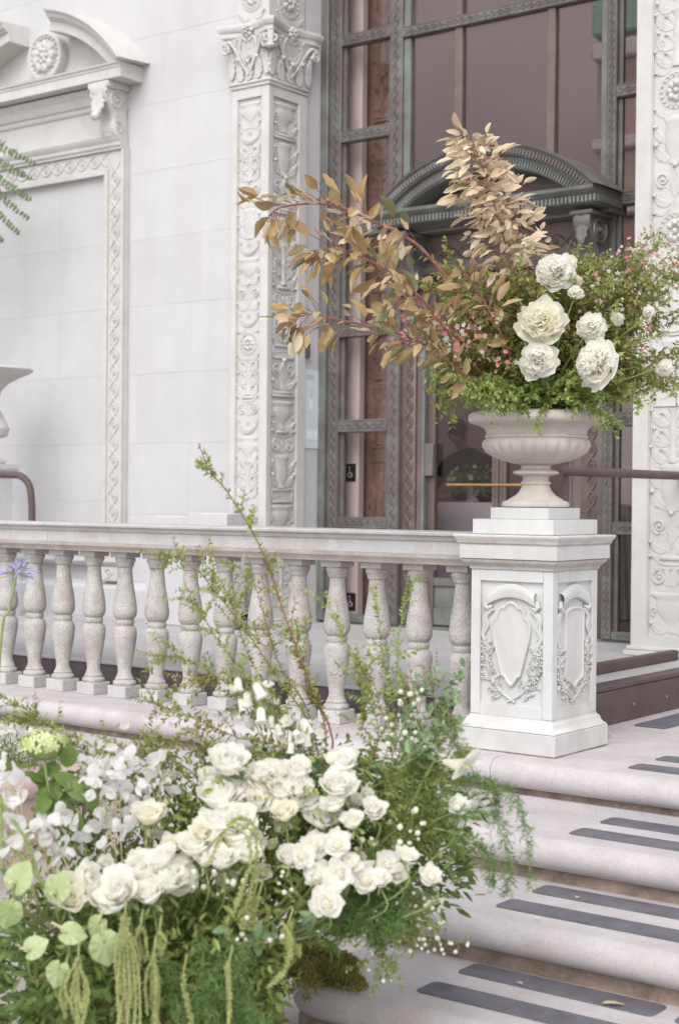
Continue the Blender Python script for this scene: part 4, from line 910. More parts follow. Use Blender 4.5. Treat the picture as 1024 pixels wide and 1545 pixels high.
N = [((hx+.14, hy+.22, 1.02), (.17, .13), None), ((hx+.13, hy+.20, 1.20), (.165, .12), 0), ((hx+.11, hy+.15, 1.36), (.18, .12), 1), ((hx+.07, hy+.09, 1.47), (.14, .09), 2), ((hx+.045, hy+.05, 1.53), (.06, .06), 3),
     ((hx-.13, hy+.06, 1.43), (.08, .07), 3), ((hx-.2, hy-.06, 1.22), (.055, .055), 5), ((hx-.1, hy-.28, 1.13), (.042, .042), 6), ((hx-.02, hy-.38, 1.13), (.034, .034), 7),
     ((hx+.27, hy+.12, 1.42), (.085, .075), 3), ((hx+.36, hy-.0, 1.2), (.056, .056), 9), ((hx+.26, hy-.24, 1.13), (.043, .043), 10), ((hx+.16, hy-.34, 1.13), (.034, .034), 11),
     ((hx+.14, hy+.24, .9), (.16, .13), 0), ((hx+.05, hy+.24, .85), (.10, .10), 13), ((hx+.04, hy+.22, .5), (.07, .07), 14), ((hx+.04, hy+.26, ZP+.05), (.05, .05), 15), ((hx+.24, hy+.24, .85), (.10, .10), 13), ((hx+.25, hy+.22, .5), (.07, .07), 17), ((hx+.25, hy+.26, ZP+.05), (.05, .05), 18)]
place('body', skin_mesh('body', N, CLOTH), per)
hd = MB(); hd.M = np.array(Matrix.Translation((hx, hy, hz)) @ Matrix.Rotation(R(25), 4, 'X') @ Matrix.Rotation(R(12), 4, 'Y'))
P = []
for i in range(13):
    a = math.pi*i/12; row = []
    for j in range(20):
        t = 2*math.pi*j/20; x = .075*math.sin(a)*math.cos(t); y = .098*math.sin(a)*math.sin(t); z = -.115*math.cos(a)
        if z < -.03: k = 1-.30*((-z-.03)/.085); x *= k; y *= k
        if math.sin(t) < -.96 and -.03 < z < .02: y -= .018
        row.append((x, y, z))
    P.append(row)
hd.grid(P, wrap=True); hd.tube([(0, .02, -.07), (.02, .06, -.16)], [.055, .06], 10)
for s in (-1, 1): hd.ball((s*.078, .005, -.005), .026, 8, 5, (.4, .8, 1.1))
hdo = hd.build('head', SKIN, per)
hd2 = MB(); hd2.M = hd.M; P = []
for i in range(9):
    a = math.pi*(.30+.70*i/8); row = []
    for j in range(20):
        t = 2*math.pi*j/20; front = max(0, -math.sin(t)); aa = a if i else a+.62*front
        aa = max(aa, math.pi*(.30+.26*front)); row.append((.086*math.sin(aa)*math.cos(t), .108*math.sin(aa)*math.sin(t)+.004, -.126*math.cos(aa)))
    P.append(row)
hd2.grid(P, wrap=True); hd2.build('hair', HAIR, hdo)
for sx, xx in ((-1, -.02), (1, .16)):
    hnd = MB(); o_ = np.array((hx+xx, hy-.40, 1.128)); hnd.ball(o_, .038, 8, 6, (1, 1.1, .5))
    for k in range(4): hnd.tube([o_+np.array([(k-1.5)*.018, -.03, 0]), o_+np.array([(k-1.5)*.02, -.075+abs(k-1.4)*.008, -.004]), o_+np.array([(k-1.5)*.02, -.10+abs(k-1.4)*.01, -.02])], [.0095, .009, .007], 6)
    hnd.tube([o_+np.array([-sx*.03, .0, 0]), o_+np.array([-sx*.055, -.03, -.005]), o_+np.array([-sx*.05, -.055, -.012])], [.011, .010, .008], 6); hnd.build('hand', SKIN, per)
# ================================================================== FLORA HELPERS
def nz(v): v = np.asarray(v, float); return v/(np.linalg.norm(v)+1e-12)
def jit(s): return rng.normal(0, s, 3)
def orient(p, d, n, s=1.0, sx=None):          # local +Y along d, +Z near n
    d = nz(d); n = np.asarray(n, float); n = nz(n-d*(n@d)); x = np.cross(d, n)
    M = Matrix.Identity(4)
    for i in range(3): M[i][0] = x[i]*(sx or s); M[i][1] = d[i]*s; M[i][2] = n[i]*s; M[i][3] = p[i]
    return M
def faceup(p, d, s=1.0, spin=0):               # local +Z along d
    q = Vector([float(k) for k in d]).to_track_quat('Z', 'Y')
    return Matrix.Translation([float(k) for k in p]) @ q.to_matrix().to_4x4() @ Matrix.Rotation(spin, 4, 'Z') @ Matrix.Scale(s, 4)
def leaf_me(name, mat, W=.36, fold=.25, curl=.25, wave=.0, n=8, tip=.5, seed=0):
    r = random.Random(seed); mb = MB(); P = []
    for i in range(n+1):
        t = i/n; w = W/2*(math.sin(math.pi*t**.85)**.75 if 0 < t < 1 else 0.004); z = -curl*t*t+.12*t
        wv = wave*math.sin(t*9+r.random()*6)
        P.append([(-w, t, z+fold*w+wv), (-w*.5, t, z+fold*w*.25+wv*.3), (0, t, z-.012), (w*.5, t, z+fold*w*.25-wv*.3), (w, t, z+fold*w-wv)])
    mb.grid(P, flip=True); return mb.mesh(name, mat)
def cloud(mb, P, D, Nn, L, W, fold=.25, mat=None, droop=.15):
    P = np.asarray(P); N = len(P); D = D/(np.linalg.norm(D, axis=1)[:, None]+1e-9); Nn = Nn-D*(Nn*D).sum(1)[:, None]; Nn /= np.linalg.norm(Nn, axis=1)[:, None]+1e-9
    X = np.cross(D, Nn); L = np.broadcast_to(L, (N,))[:, None]; W = np.broadcast_to(W, (N,))[:, None]/2
    pts = [P, P+D*L*.35-X*W+Nn*W*fold, P+D*L*.35+X*W+Nn*W*fold, P+D*L*.72-X*W*.78+Nn*(W*fold*.6-L*droop*.4), P+D*L*.72+X*W*.78+Nn*(W*fold*.6-L*droop*.4), P+D*L-Nn*L*droop]
    V = np.stack(pts, 1).reshape(-1, 3); F = []
    for i in range(N): k = 6*i; F += [(k, k+5, k+3, k+1), (k, k+2, k+4, k+5)]
    mb.add(V, F, mat)
def sprig(mb, path, ll=.03, lw=.015, per=2, t0=.15, stem=.0025, spread=1.0, n=None, twigs=0, twl=.12):
    path = np.asarray(path, float); n = n or 18; c = smooth_path(path, n)
    mb.mat = 1; mb.tube(c, np.linspace(stem, stem*.35, n), 5); mb.mat = 0
    seglen = np.linalg.norm(np.diff(c, axis=0), axis=1); tot = seglen.sum(); PP, DD, NN, LL = [], [], [], []
    def leaves(c, t0, ll, step):
        d = np.linalg.norm(np.diff(c, axis=0), axis=1); cum = np.concatenate([[0], np.cumsum(d)]); s = cum[-1]*t0; k = 0
        while s < cum[-1]:
            i = min(len(c)-2, np.searchsorted(cum, s)-1 if s > 0 else 0); i = max(0, i); t = nz(c[i+1]-c[i]); p = c[i]+(c[i+1]-c[i])*((s-cum[i])/(d[i]+1e-9))
            for q in range(per):
                a = nz(np.cross(t, rng.normal(0, 1, 3))); PP.append(p); DD.append(nz(t*.55+a*spread+np.array([0, 0, .15]))); NN.append(nz(np.array([0, -.25, 1])+rng.normal(0, .5, 3))); LL.append(ll*rng.uniform(.55, 1.15)*(1-.35*s/cum[-1]))
            s += step*rng.uniform(.7, 1.3); k += 1
    leaves(c, t0, ll, ll*.42)
    for k in range(twigs):
        i = int(n*rng.uniform(max(t0, .2), .92)); i = min(i, n-2); t = nz(c[i+1]-c[i]); d = nz(t*.7+np.cross(t, rng.normal(0, 1, 3))*.7+np.array([0, 0, .1])); l = twl*rng.uniform(.5, 1.1)
        e = np.array([c[i]+d*l*u+np.array([0, 0, -.12*l*u*u]) for u in np.linspace(0, 1, 6)]); mb.mat = 1; mb.tube(e, np.linspace(stem*.35, stem*.2, 6), 3); mb.mat = 0; leaves(e, .1, ll*.85, ll*.42)
    if PP: cloud(mb, np.array(PP), np.array(DD), np.array(NN), np.array(LL), np.array(LL)*lw/ll, mat=0)
def petals(mb, N, t0, t1, seed, ruffle=.055, w=(1.45, .72), L=(.85, 1.08), A0=(18, 84), A1=(2, 38), A2=(-28, 88), rb=(.02, .14), zb=(0, 0), nu=9, nv=8):
    r = random.Random(seed); lp = lambda q, t: q[0]+(q[1]-q[0])*t
    for i in range(N):
        t = t0+(t1-t0)*(i+.5)/N; th = i*2.39996+r.uniform(-.25, .25); Lp = lp(L, t)*r.uniform(.9, 1.1); hw = lp(w, t)*r.uniform(.9, 1.1); ph = r.random()*6
        a0, a1, a2 = [R(lp(q, t)+r.uniform(-7, 7)) for q in (A0, A1, A2)]; M_ = []; rho, z = lp(rb, t), lp(zb, t)
        for k in range(25):
            v = k/24; M_.append((rho, z)); a = a0*(1-v)*(1-2*v)+a1*4*v*(1-v)+a2*v*(2*v-1) if True else 0; rho += Lp/24*math.sin(a); z += Lp/24*math.cos(a)
        P = []
        for k in range(nv):
            v = k/(nv-1); row = []
            for q in range(nu):
                u = -1+2*q/(nu-1); vv = v*(1-.24*u*u*v); x = vv*24; m = min(23, int(x)); f = x-m; rr = M_[m][0]*(1-f)+M_[m+1][0]*f; zz = M_[m][1]*(1-f)+M_[m+1][1]*f
                wd = hw*(.30+.70*math.sin(min(1, v*1.1)*math.pi*.5)); e = ruffle*v*v*math.sin(u*4.5+ph)+ruffle*.6*v*v*math.sin(u*9+ph*2)
                rr = max(.012, rr+e+.03*u*math.sin(ph)); row.append((rr*math.cos(th+u*wd), rr*math.sin(th+u*wd), zz+e*.8-.05*u*u*v))
            P.append(row)
        mb.grid(P)
def calyx(mb, seed, m):
    mb.mat = m; mb.lathe([(.02, -.32), (.1, -.28), (.2, -.14), (.22, .02)], 8, caps=False)
    for k in range(5):
        a = k*1.257+seed; mb.grid([[(math.cos(a+s*w_)*rr, math.sin(a+s*w_)*rr, z) for s in (-1, 0, 1)] for rr, z, w_ in ((.16, -.10, .3), (.4, -.14, .22), (.6, -.25, .12), (.7, -.36, .01))])
def rose_me(name, mats, seed, N=26, tm=1.0):
    mb = MB(); petals(mb, N, 0, tm, seed); mb.ball((0, 0, .34), .26, 10, 7, (1, 1, 1.35)); calyx(mb, seed, 1); return mb.mesh(name, mats)
def peony_me(name, mats, seed):
    mb = MB(); r = random.Random(seed); mb.ball((0, 0, .40), .34, 12, 8, (1, 1, .9)); NP = 150
    for k in range(NP):
        zf = 1-1.45*(k+.5)/NP; th = k*2.39996; n = np.array([math.sqrt(max(0, 1-zf*zf))*math.cos(th), math.sqrt(max(0, 1-zf*zf))*math.sin(th), zf])+np.array([r.uniform(-.15, .15) for _ in range(3)]); n = nz(n)
        sd_ = np.cross(n, (.001, .002, 1)); sd_ = nz(sd_) if np.linalg.norm(sd_) > .05 else np.array([1., 0, 0]); up = nz(np.cross(sd_, n)); tw = r.uniform(-.7, .7); sd_, up = sd_*math.cos(tw)+up*math.sin(tw), up*math.cos(tw)-sd_*math.sin(tw)
        out = 1.0 if zf > .2 else 1.12; Lp = r.uniform(.40, .56)*out; wp = r.uniform(.15, .24)*out; b0 = np.array([0, 0, .40])+n*.26; ph = r.random()*6; P = []; q0 = r.uniform(.15, .5); q1 = r.uniform(.5, 1.5)
        g0 = nz(n+up*q0); bend = r.uniform(-.25, .55)
        for a in range(7):
            v = a/6; row = []
            for q in range(7):
                u = -1+2*q/6; vv = v*(1-.20*u*u*v); w_ = wp*(.35+.65*math.sin(min(1, v*1.1)*math.pi*.5)); e = .03*v*math.sin(u*4+ph)+.016*v*v*math.sin(u*10+ph)
                c_ = np.cross(sd_, g0); row.append(b0+g0*Lp*vv+c_*(bend*Lp*vv*vv*.6+e+.22*wp*u*u*v*2)+sd_*u*w_)
            P.append(row)
        mb.grid(P)
    petals(mb, 9, .9, 1.02, seed+90, .07, (.62, .62), (.78, .9), (70, 88), (45, 62), (35, 60), (.1, .2), (.05, .0))
    mb.mat = 1
    for k in range(6): a = k*2.4; mb.ball((.09*math.cos(a), .09*math.sin(a), .90+.04*math.sin(k)), .035, 5, 4)
    calyx(mb, seed, 2); return mb.mesh(name, mats)
def lisi_me(name, mats, seed):
    mb = MB(); mb.ball((0, 0, .2), .3, 10, 6); petals(mb, 20, .08, 1, seed, .06, (1.2, .72), (.62, 1.0), (25, 84), (8, 48), (-8, 85), (.05, .15))
    mb.mat = 1; mb.ball((0, 0, .46), .11, 8, 5, (1, 1, 1)); calyx(mb, seed, 2); return mb.mesh(name, mats)
def bud_me(name, mats):
    mb = MB(); mb.lathe([(0, -.5), (.3, -.4), (.48, -.1), (.45, .25), (.25, .5), (0, .6)], 10, caps=False)
    mb.mat = 1; mb.lathe([(.0, -.62), (.16, -.55), (.4, -.36), (.46, -.2)], 8, caps=False); return mb.mesh(name, mats)
def bell_me(name, mats):
    mb = MB(); mb.lathe([(0, 0), (.16, -.02), (.26, -.18), (.29, -.5), (.31, -.8), (.38, -.98), (.47, -1.08), (.44, -1.06), (.34, -.96), (.27, -.7), (.24, -.2)], 15, caps=False, mod=lambda a, k, z: 1+(.10 if z < -.9 else .02)*math.cos(5*a))
    mb.mat = 1; mb.lathe([(0, .06), (.12, .03), (.2, -.08), (.22, -.14)], 8, caps=False); return mb.mesh(name, mats)
MP = [PETAL, STEMG]; ROSE = [rose_me('rose', MP, k, 34+2*k, (.97, .9, .82)[k]) for k in range(3)]
ROSEC = [rose_me('rose', [PETALC, STEMG], 7+k, 32, .9) for k in range(2)]
PEON = [peony_me('peony', [PETALC if k == 0 else PETAL, PETALY, STEMG], 11*k+1) for k in range(3)]
LISI = [lisi_me('ranunculus', [PETAL, PETALY, STEMG], 3+k) for k in range(2)]
BUD = bud_me('bud', [PETALC, STEMG]); BELL = bell_me('bell', [PETAL, STEMG])
LEAFG = [leaf_me('leaf', MAGNO, .40, .55, .35, .03, seed=k) for k in range(2)]+[leaf_me('leaf', MAGNO, .46, .2, .05, .035, seed=5), leaf_me('leaf', MAGNO, .36, .9, .6, .03, seed=9), leaf_me('leaf', MAGPALE, .42, .3, -.2, .03, seed=4)]
LEAFP = [leaf_me('leaf', MAGPALE, .40, .2, .22, .025, seed=k) for k in range(2)]+[leaf_me('leaf', MAGPALE, .46, .4, .35, .02, seed=8)]
LEAFD = [leaf_me('leaf', MAGGR, .44, .3, .25, .02, seed=k) for k in range(2)]+[leaf_me('leaf', MAGGR, .36, .7, .5, .03, seed=6)]
def tocam(p, up=.5, j=.25): return nz(nz(CO-np.asarray(p))+np.array([0, 0, up])+jit(j))
def branch(parent, pix, stem, lmes, n, t0, ll, spread=.8, hang=0., name='branch', clus=1, m=STEMR, extra=0, em=None):
    c = smooth_path([at(*q) for q in pix], 40); b = MB(); b.tube(c, np.linspace(stem, stem*.3, 40), 6); br = b.build(name, m, parent)
    for k in range(n):
        u = t0+(1-t0)*(k+rng.random()*.8)/n; i = min(38, int(u*39)); t = nz(c[i+1]-c[i]); a = nz(np.cross(t, rng.normal(0, 1, 3)))
        p = c[i]+a*stem; d = nz(t*.75+a*spread+np.array([0, 0, -hang])+jit(.15)); nn = nz(np.array([.1, -.35, .8])+jit(.55)); s = ll*rng.uniform(.45, 1.12)*(1-.25*u)
        pe = p
        if clus > 1:
            pe = p+d*ll*rng.uniform(.1, clus*.45); b = MB(); 
        place('leaf', random.choice(lmes), br, orient(pe, d, nn, s, s*rng.uniform(.85, 1.15)))
        if clus > 1: TW.append((br, p, pe))
    if extra:
        PP, DD, NN = [], [], []
        for k in range(extra):
            u = t0+(1-t0)*rng.random(); i = min(38, int(u*39)); t = nz(c[i+1]-c[i]); a = nz(np.cross(t, rng.normal(0, 1, 3))); PP.append(c[i]+a*ll*rng.uniform(0, .4*clus)); DD.append(nz(t*.6+a*spread+np.array([0, 0, -hang])+jit(.25))); NN.append(nz(np.array([.1, -.35, .8])+jit(.6)))
        b = MB(); LL = ll*rng.uniform(.4, .8, extra); cloud(b, np.array(PP), np.array(DD), np.array(NN), LL, LL*.42); o = b.build('small_leaves', em, br); o['kind'] = 'stuff'
    return br
TW = []
def flush_twigs():
    by = {}
    for br, p, q in TW: by.setdefault(br.name, (br, []))[1].append((p, q))
    for br, L in by.values():
        b = MB()
        for p, q in L: b.tube([p, (np.asarray(p)+q)/2+np.array([0, 0, .004]), q], .0016, 4)
        b.build('twigs', STEMR, br)['kind'] = 'stuff'
    TW.clear()

# ================================================================== URN ARRANGEMENT
ua = thing('urn_arrangement', 'tall urn arrangement of gold magnolia branches, white peonies and trailing greenery', 'flower arrangement', (PX, PY, 1.42))
UW = 6.8
b = MB(); b.lathe([(0, 1.47), (.16, 1.465), (.24, 1.445), (.25, 1.43)], 24, (PX, PY), caps=False); b.build('soil', MOSSM, ua)
LB = [([(790, 612, 6.8), (715, 490, 6.7), (640, 372, 6.62), (560, 326, 6.56), (490, 308, 6.5), (430, 314, 6.47), (408, 326, 6.47)], .009, LEAFG, 44, .36, .148),
      ([(780, 612, 6.8), (690, 500, 6.7), (600, 425, 6.6), (530, 385, 6.55), (490, 375, 6.52), (476, 395, 6.5)], .007, LEAFG+LEAFD[:1], 34, .34, .145),
      ([(775, 615, 6.75), (690, 550, 6.65), (600, 508, 6.55), (520, 484, 6.5), (465, 478, 6.45), (430, 490, 6.44)], .007, LEAFG, 38, .30, .14),
      ([(775, 612, 6.85), (690, 520, 6.9), (610, 440, 6.95), (560, 400, 6.95), (545, 340, 6.95)], .006, LEAFG, 24, .35, .135),
      ([(770, 612, 6.7), (700, 530, 6.55), (640, 470, 6.45), (590, 440, 6.4)], .006, LEAFD+LEAFG[:1], 26, .3, .14),
      ([(765, 612, 6.7), (700, 560, 6.5), (640, 520, 6.45), (580, 510, 6.4)], .005, LEAFD+LEAFG[:1], 22, .3, .125),
      ([(800, 612, 6.7), (760, 510, 6.55), (720, 440, 6.5), (690, 400, 6.48)], .005, LEAFD, 20, .3, .13)]
for pix, st, lm, n, t0, ll in LB: branch(ua, [(q[0]+rng.uniform(-6, 6), q[1]+rng.uniform(-6, 6), q[2]) for q in pix], st, lm if lm[0] is not LEAFG[0] else lm+LEAFD+LEAFP[:1], n, t0, ll, .95, .25, clus=1.6, extra=26, em=MAGNO)
for pix, n in (([(805, 610, 6.85), (770, 480, 6.85), (730, 340, 6.82), (712, 240, 6.8), (706, 198, 6.8)], 36), ([(805, 610, 6.8), (790, 500, 6.75), (765, 380, 6.72), (740, 290, 6.7), (714, 215, 6.7)], 36), ([(812, 610, 6.85), (815, 500, 6.9), (805, 410, 6.9), (780, 330, 6.88), (745, 250, 6.86)], 30)):
    branch(ua, pix, .006, LEAFP, n, .44, .122, .8, .7, clus=2, extra=150, em=MAGPALE)
flush_twigs()
root = np.array([PX, PY, 1.44])
def mksprigs(parent, ends, mats, name, **k):
    for e in ends:
        r0 = root+np.array([rng.uniform(-.14, .14), rng.uniform(-.14, .14), 0]); mid = (r0+e)/2+np.array([0, 0, .10])+jit(.03)
        b = MB(); sprig(b, [r0, mid, e], **k); b.build(name, mats, parent)
ends = []
for k in range(84):
    a = rng.uniform(-.35, math.pi+.3); rr = rng.uniform(.55, 1.0); ends.append(at(815+175*rr*math.cos(a), 565-190*rr*math.sin(a), 6.8+rng.uniform(-.32, .25)))
ends += [at(rng.uniform(640, 900), rng.uniform(362, 460), 6.85+rng.uniform(-.1, .3)) for k in range(26)]+[at(rng.uniform(900, 1040), rng.uniform(390, 590), 6.7+rng.uniform(-.2, .3)) for k in range(30)]
mksprigs(ua, ends, [GRN2, STEMR], 'green_sprig', ll=.044, lw=.024, per=2, t0=.25, stem=.003, twigs=8, twl=.14)
ends = [at(650+rng.uniform(-15, 50), 560+rng.uniform(-35, 35), 6.6+rng.uniform(-.2, .2)) for k in range(10)]+[at(720+rng.uniform(-30, 60), 605+rng.uniform(-20, 14), 6.47+rng.uniform(-.06, .04)) for k in range(9)]
ends += [at(860+rng.uniform(-60, 60), 600+rng.uniform(-20, 20), 6.45+rng.uniform(-.06, .04)) for k in range(9)]+[at(930+rng.uniform(-30, 50), 590+rng.uniform(-45, 60), 6.55+rng.uniform(-.15, .1)) for k in range(10)]
mksprigs(ua, ends, [GRN, STEMG], 'green_sprig', ll=.032, lw=.022, per=2, t0=.3, stem=.0025, twigs=6, twl=.10)
for pix in ([(830, 612, 6.55), (812, 628, 6.46), (806, 642, 6.45)], [(895, 612, 6.55), (918, 632, 6.48), (930, 665, 6.47)], [(880, 612, 6.55), (902, 625, 6.47), (912, 645, 6.46)]):
    b = MB(); sprig(b, [at(*q) for q in pix], ll=.03, lw=.022, per=2, t0=.1, stem=.002, twigs=3, twl=.05); b.build('trailing_sprig', [GRN, STEMG], ua)
# fine airy sprays to the right, with little pink and white flowers
def tiny_flower(mb, p, d, s, mat):
    q = np.array(faceup(p, d, s, rng.random()*6)); mb.M = q
    for k in range(5):
        a = k*1.2566; mb.add([(0, 0, 0), (math.cos(a-.5)*.7, math.sin(a-.5)*.7, .25), (math.cos(a)*1.1, math.sin(a)*1.1, .3), (math.cos(a+.5)*.7, math.sin(a+.5)*.7, .25)], [(0, 1, 2, 3)], mat)
    mb.M = None
for k in range(44):
    e = at(rng.uniform(890, 1060), rng.uniform(345, 585), 6.75+rng.uniform(-.3, .3)); r0 = root+np.array([rng.uniform(0, .16), rng.uniform(-.1, .1), 0]); c = [r0, (r0+e)/2+np.array([0, 0, .08])+jit(.03), e]
    b = MB(); sprig(b, c, ll=.034, lw=.017, per=2, t0=.3, stem=.002, twigs=7, twl=.13); pth = smooth_path(c, 12)
    for q in range(12): tiny_flower(b, pth[rng.integers(6, 12)]+jit(.035), tocam(e, .4, .6), rng.uniform(.006, .013), 2 if rng.random() < .38 else 3)
    b.build('flowering_spray', [GRN2, STEMR, PETALP, PETAL], ua)
for k in range(16):
    e = at(rng.uniform(600, 760), rng.uniform(470, 560), 6.5+rng.uniform(-.1, .1)); b = MB(); sprig(b, [root+jit(.05), (root+e)/2+np.array([0, 0, .06]), e], ll=.03, lw=.014, per=1, t0=.4, stem=.002, twigs=3, twl=.08)
    for q in range(10): tiny_flower(b, e+jit(.03), tocam(e, .3, .6), rng.uniform(.008, .013), 2 if rng.random() < .6 else 3)
    b.build('flowering_spray', [GRN2, STEMR, PETALP, PETAL], ua)
for e_ in ((1012, 352), (985, 372), (1020, 410), (950, 380), (862, 362), (1030, 330)):
    e = at(*e_, 6.75); b = MB(); sprig(b, [root, (root+e)/2+np.array([-.05, 0, .15]), e], ll=.016, lw=.004, per=2, t0=.35, stem=.0018, twigs=9, twl=.10); b.build('wispy_spray', [GRND, STEMG], ua)
for x, y, s, k, dep in ((837, 408, 27, 1, 6.55), (817, 483, 34, 0, 6.42), (811, 541, 28, 2, 6.42), (892, 492, 21, 1, 6.45), (900, 547, 37, 2, 6.38), (868, 440, 12, 1, 6.5), (824, 402, 14, 2, 6.6), (852, 400, 16, 0, 6.62), (1003, 556, 13, 2, 6.5), (866, 425, 12, 0, 6.6), (978, 470, 9, 1, 6.5), (932, 480, 10, 2, 6.5)):
    p = at(x, y, dep); s_ = s*dep/FPX*1.14; d = tocam(p, .35, .36); o = place('peony', PEON[k], ua, faceup(p-d*s_*.45, d, s_, rng.random()*6))
    b = MB(); b.tube(smooth_path([p-d*s_*.7, (p+root)/2+np.array([0, 0, .03]), root], 8), .004, 5); b.build('stem', STEMG, o)

# ================================================================== GROUND ARRANGEMENT
ga = thing('ground_arrangement', 'large ground arrangement of white roses, anthuriums and arching greenery beside the steps', 'flower arrangement', at(300, 1500, 4.5)*np.array([1, 1, 0])+np.array([0, 0, GZ]))
gc = at(230, 1420, 4.95)
def ground_root(p, k=.66):
    return np.array([gc[0]+(p[0]-gc[0])*k, gc[1]+(p[1]-gc[1])*k, max(GZ+.05, min(p[2]-.16, -.22))])
# mossy core
b = MB(); P = []; NR, NS = 22, 48
for i in range(NR+1):
    a = math.pi/2*i/NR; row = []
    for j in range(NS):
        t = 2*math.pi*j/NS; q = 1+.10*math.sin(3*t+i*.7)+.07*math.sin(7*t-i*1.1)+rng.uniform(-.03, .03)
        dx, dy = .40*math.cos(a)*math.cos(t)*q, .20*math.cos(a)*math.sin(t)*q
        v = CR*np.array([1, 1, 0])*dx+np.array([CF[0], CF[1], 0])*dy; row.append((gc[0]+v[0], gc[1]+v[1], GZ+.001+(.58*math.sin(a)*q if i else 0)))
    P.append(row)
b.grid(P, wrap=True); core = b.build('moss_core', MOSSM, ga)
# moss creeping over the bottom step
b = MB(); PP, DD = [], []
for cx_, cy_, rr_, hh_ in ((485, 1474, .09, .05), (518, 1486, .06, .03), (450, 1466, .10, .09), (500, 1462, .08, .05), (425, 1492, .10, .12), (462, 1452, .10, .09)):
    c0 = onz(cx_, cy_, -.528)
    for k in range(1500):
        a = rng.random()*6.283; q = math.sqrt(rng.random()); wob = 1+.18*math.sin(3*a+cx_)+.1*math.sin(7*a); PP.append(c0+np.array([rr_*1.5*q*wob*math.cos(a), rr_*q*wob*math.sin(a), hh_*(1-q*q)+.002])); DD.append(np.array([0, 0, .7])+jit(.7))
cloud(b, np.array(PP), np.array(DD), np.array([jit(1) for _ in PP]), rng.uniform(.010, .026, len(PP)), .006); mo = b.build('moss', MOSSM, ga); mo['kind'] = 'stuff'
# leafy fill through the mound
def fill(n, box, dep, mat, ll, lw, name, spread=.03):
    b = MB(); x = rng.uniform(box[0], box[2], n); y = rng.uniform(box[1], box[3], n); PP = []; DD = []; NN = []
    for i in range(n):
        e = ((x[i]-(box[0]+box[2])/2)/((box[2]-box[0])/2))**2+((y[i]-(box[1]+box[3])/2)/((box[3]-box[1])/2))**2
        if e > 1.15*rng.uniform(.75, 1.1): continue
        p = at(x[i], y[i], dep+rng.uniform(-.02, .35))
        if p[2] < GZ+.03: continue
        PP.append(p+jit(spread)); DD.append(nz(nz(CO-p)*.5+np.array([CR[0]*(x[i]-300)/400, CR[1]*(x[i]-300)/400, rng.uniform(-.6, .6)])+jit(.5))); NN.append(nz(np.array([0, -.4, .8])+jit(.5)))
    cloud(b, np.array(PP), np.array(DD), np.array(NN), rng.uniform(.6, 1.2, len(PP))*ll, rng.uniform(.6, 1.2, len(PP))*lw); o = b.build(name, mat, ga); o['kind'] = 'stuff'
fill(1600, (240, 1120, 620, 1340), 4.72, GRN2, .034, .016, 'light_foliage')
fill(1300, (280, 1130, 640, 1360), 4.78, GRND, .045, .018, 'dark_foliage')
fill(900, (60, 1180, 330, 1340), 4.68, GRND, .04, .018, 'dark_foliage')
fill(3000, (-60, 1340, 420, 1640), 4.4, GRND, .055, .022, 'dark_foliage')
fill(1800, (420, 1150, 700, 1400), 4.62, GRND, .05, .016, 'dark_foliage')
fill(1500, (20, 1150, 420, 1480), 4.6, GRN2, .035, .016, 'light_foliage')
fill(1100, (230, 1150, 600, 1420), 4.45, GRN, .034, .015, 'light_foliage')
fill(800, (190, 1300, 500, 1440), 4.38, GRN2, .036, .017, 'light_foliage')
fill(600, (400, 1280, 660, 1395), 4.5, GRND, .045, .018, 'dark_foliage')
fill(500, (240, 1370, 430, 1540), 4.25, GRN2, .04, .018, 'light_foliage')
fill(420, (-20, 1370, 300, 1560), 4.22, GRND, .05, .022, 'dark_foliage')
# asparagus fern plumes
def plume(name, parent, pix, mat, w=.05, needle=.016, dens=1.0, stem=.0018, twl=.09):
    c = smooth_path([at(*q) for q in pix], 30); b = MB(); b.mat = 1; b.tube(c, np.linspace(stem, stem*.4, 30), 4); b.mat = 0; PP, DD, LL = [], [], []
    for i in range(4, 30):
        for k in range(int(3*dens)+1):
            t = nz(c[min(29, i)]-c[i-1]); d = nz(t*.7+np.cross(t, rng.normal(0, 1, 3))*.8); l = twl*rng.uniform(.4, 1)*(1-.6*i/30); e = [c[i]+d*l*u+np.array([0, 0, -.25*l*u*u]) for u in np.linspace(0, 1, 5)]
            b.mat = 1; b.tube(e, stem*.3, 3); b.mat = 0
            for u in np.linspace(.1, 1, int(10*dens)): p = c[i]+d*l*u+np.array([0, 0, -.25*l*u*u]); PP.append(p); DD.append(d*.6+jit(.7)); LL.append(needle*rng.uniform(.6, 1.1))
    cloud(b, np.array(PP), np.array(DD), np.array([jit(1) for _ in PP]), np.array(LL), np.array(LL)*.16, mat=0); return b.build(name, [mat, STEMG], parent)
for pix in ([(660, 1230, 4.6), (720, 1200, 4.5), (765, 1195, 4.45), (792, 1245, 4.42), (800, 1330, 4.4)], [(650, 1240, 4.55), (705, 1222, 4.45), (745, 1235, 4.42), (765, 1290, 4.4), (768, 1345, 4.4)], [(650, 1210, 4.6), (700, 1180, 4.55), (735, 1178, 4.5), (752, 1225, 4.5)], [(655, 1250, 4.5), (700, 1262, 4.45), (735, 1290, 4.42), (745, 1330, 4.42)]):
    plume('fern_plume', ga, pix, FERNM, dens=.75, needle=.02, twl=.07)
for k in range(9):
    x, y = rng.uniform(250, 400), rng.uniform(1390, 1450); plume('fern_plume', ga, [(x, y, 4.35), (x+rng.uniform(-40, 40), y+50, 4.2), (x+rng.uniform(-60, 70), y+rng.uniform(90, 140), 4.15)], FERNM, dens=.55, needle=.03, twl=.10)
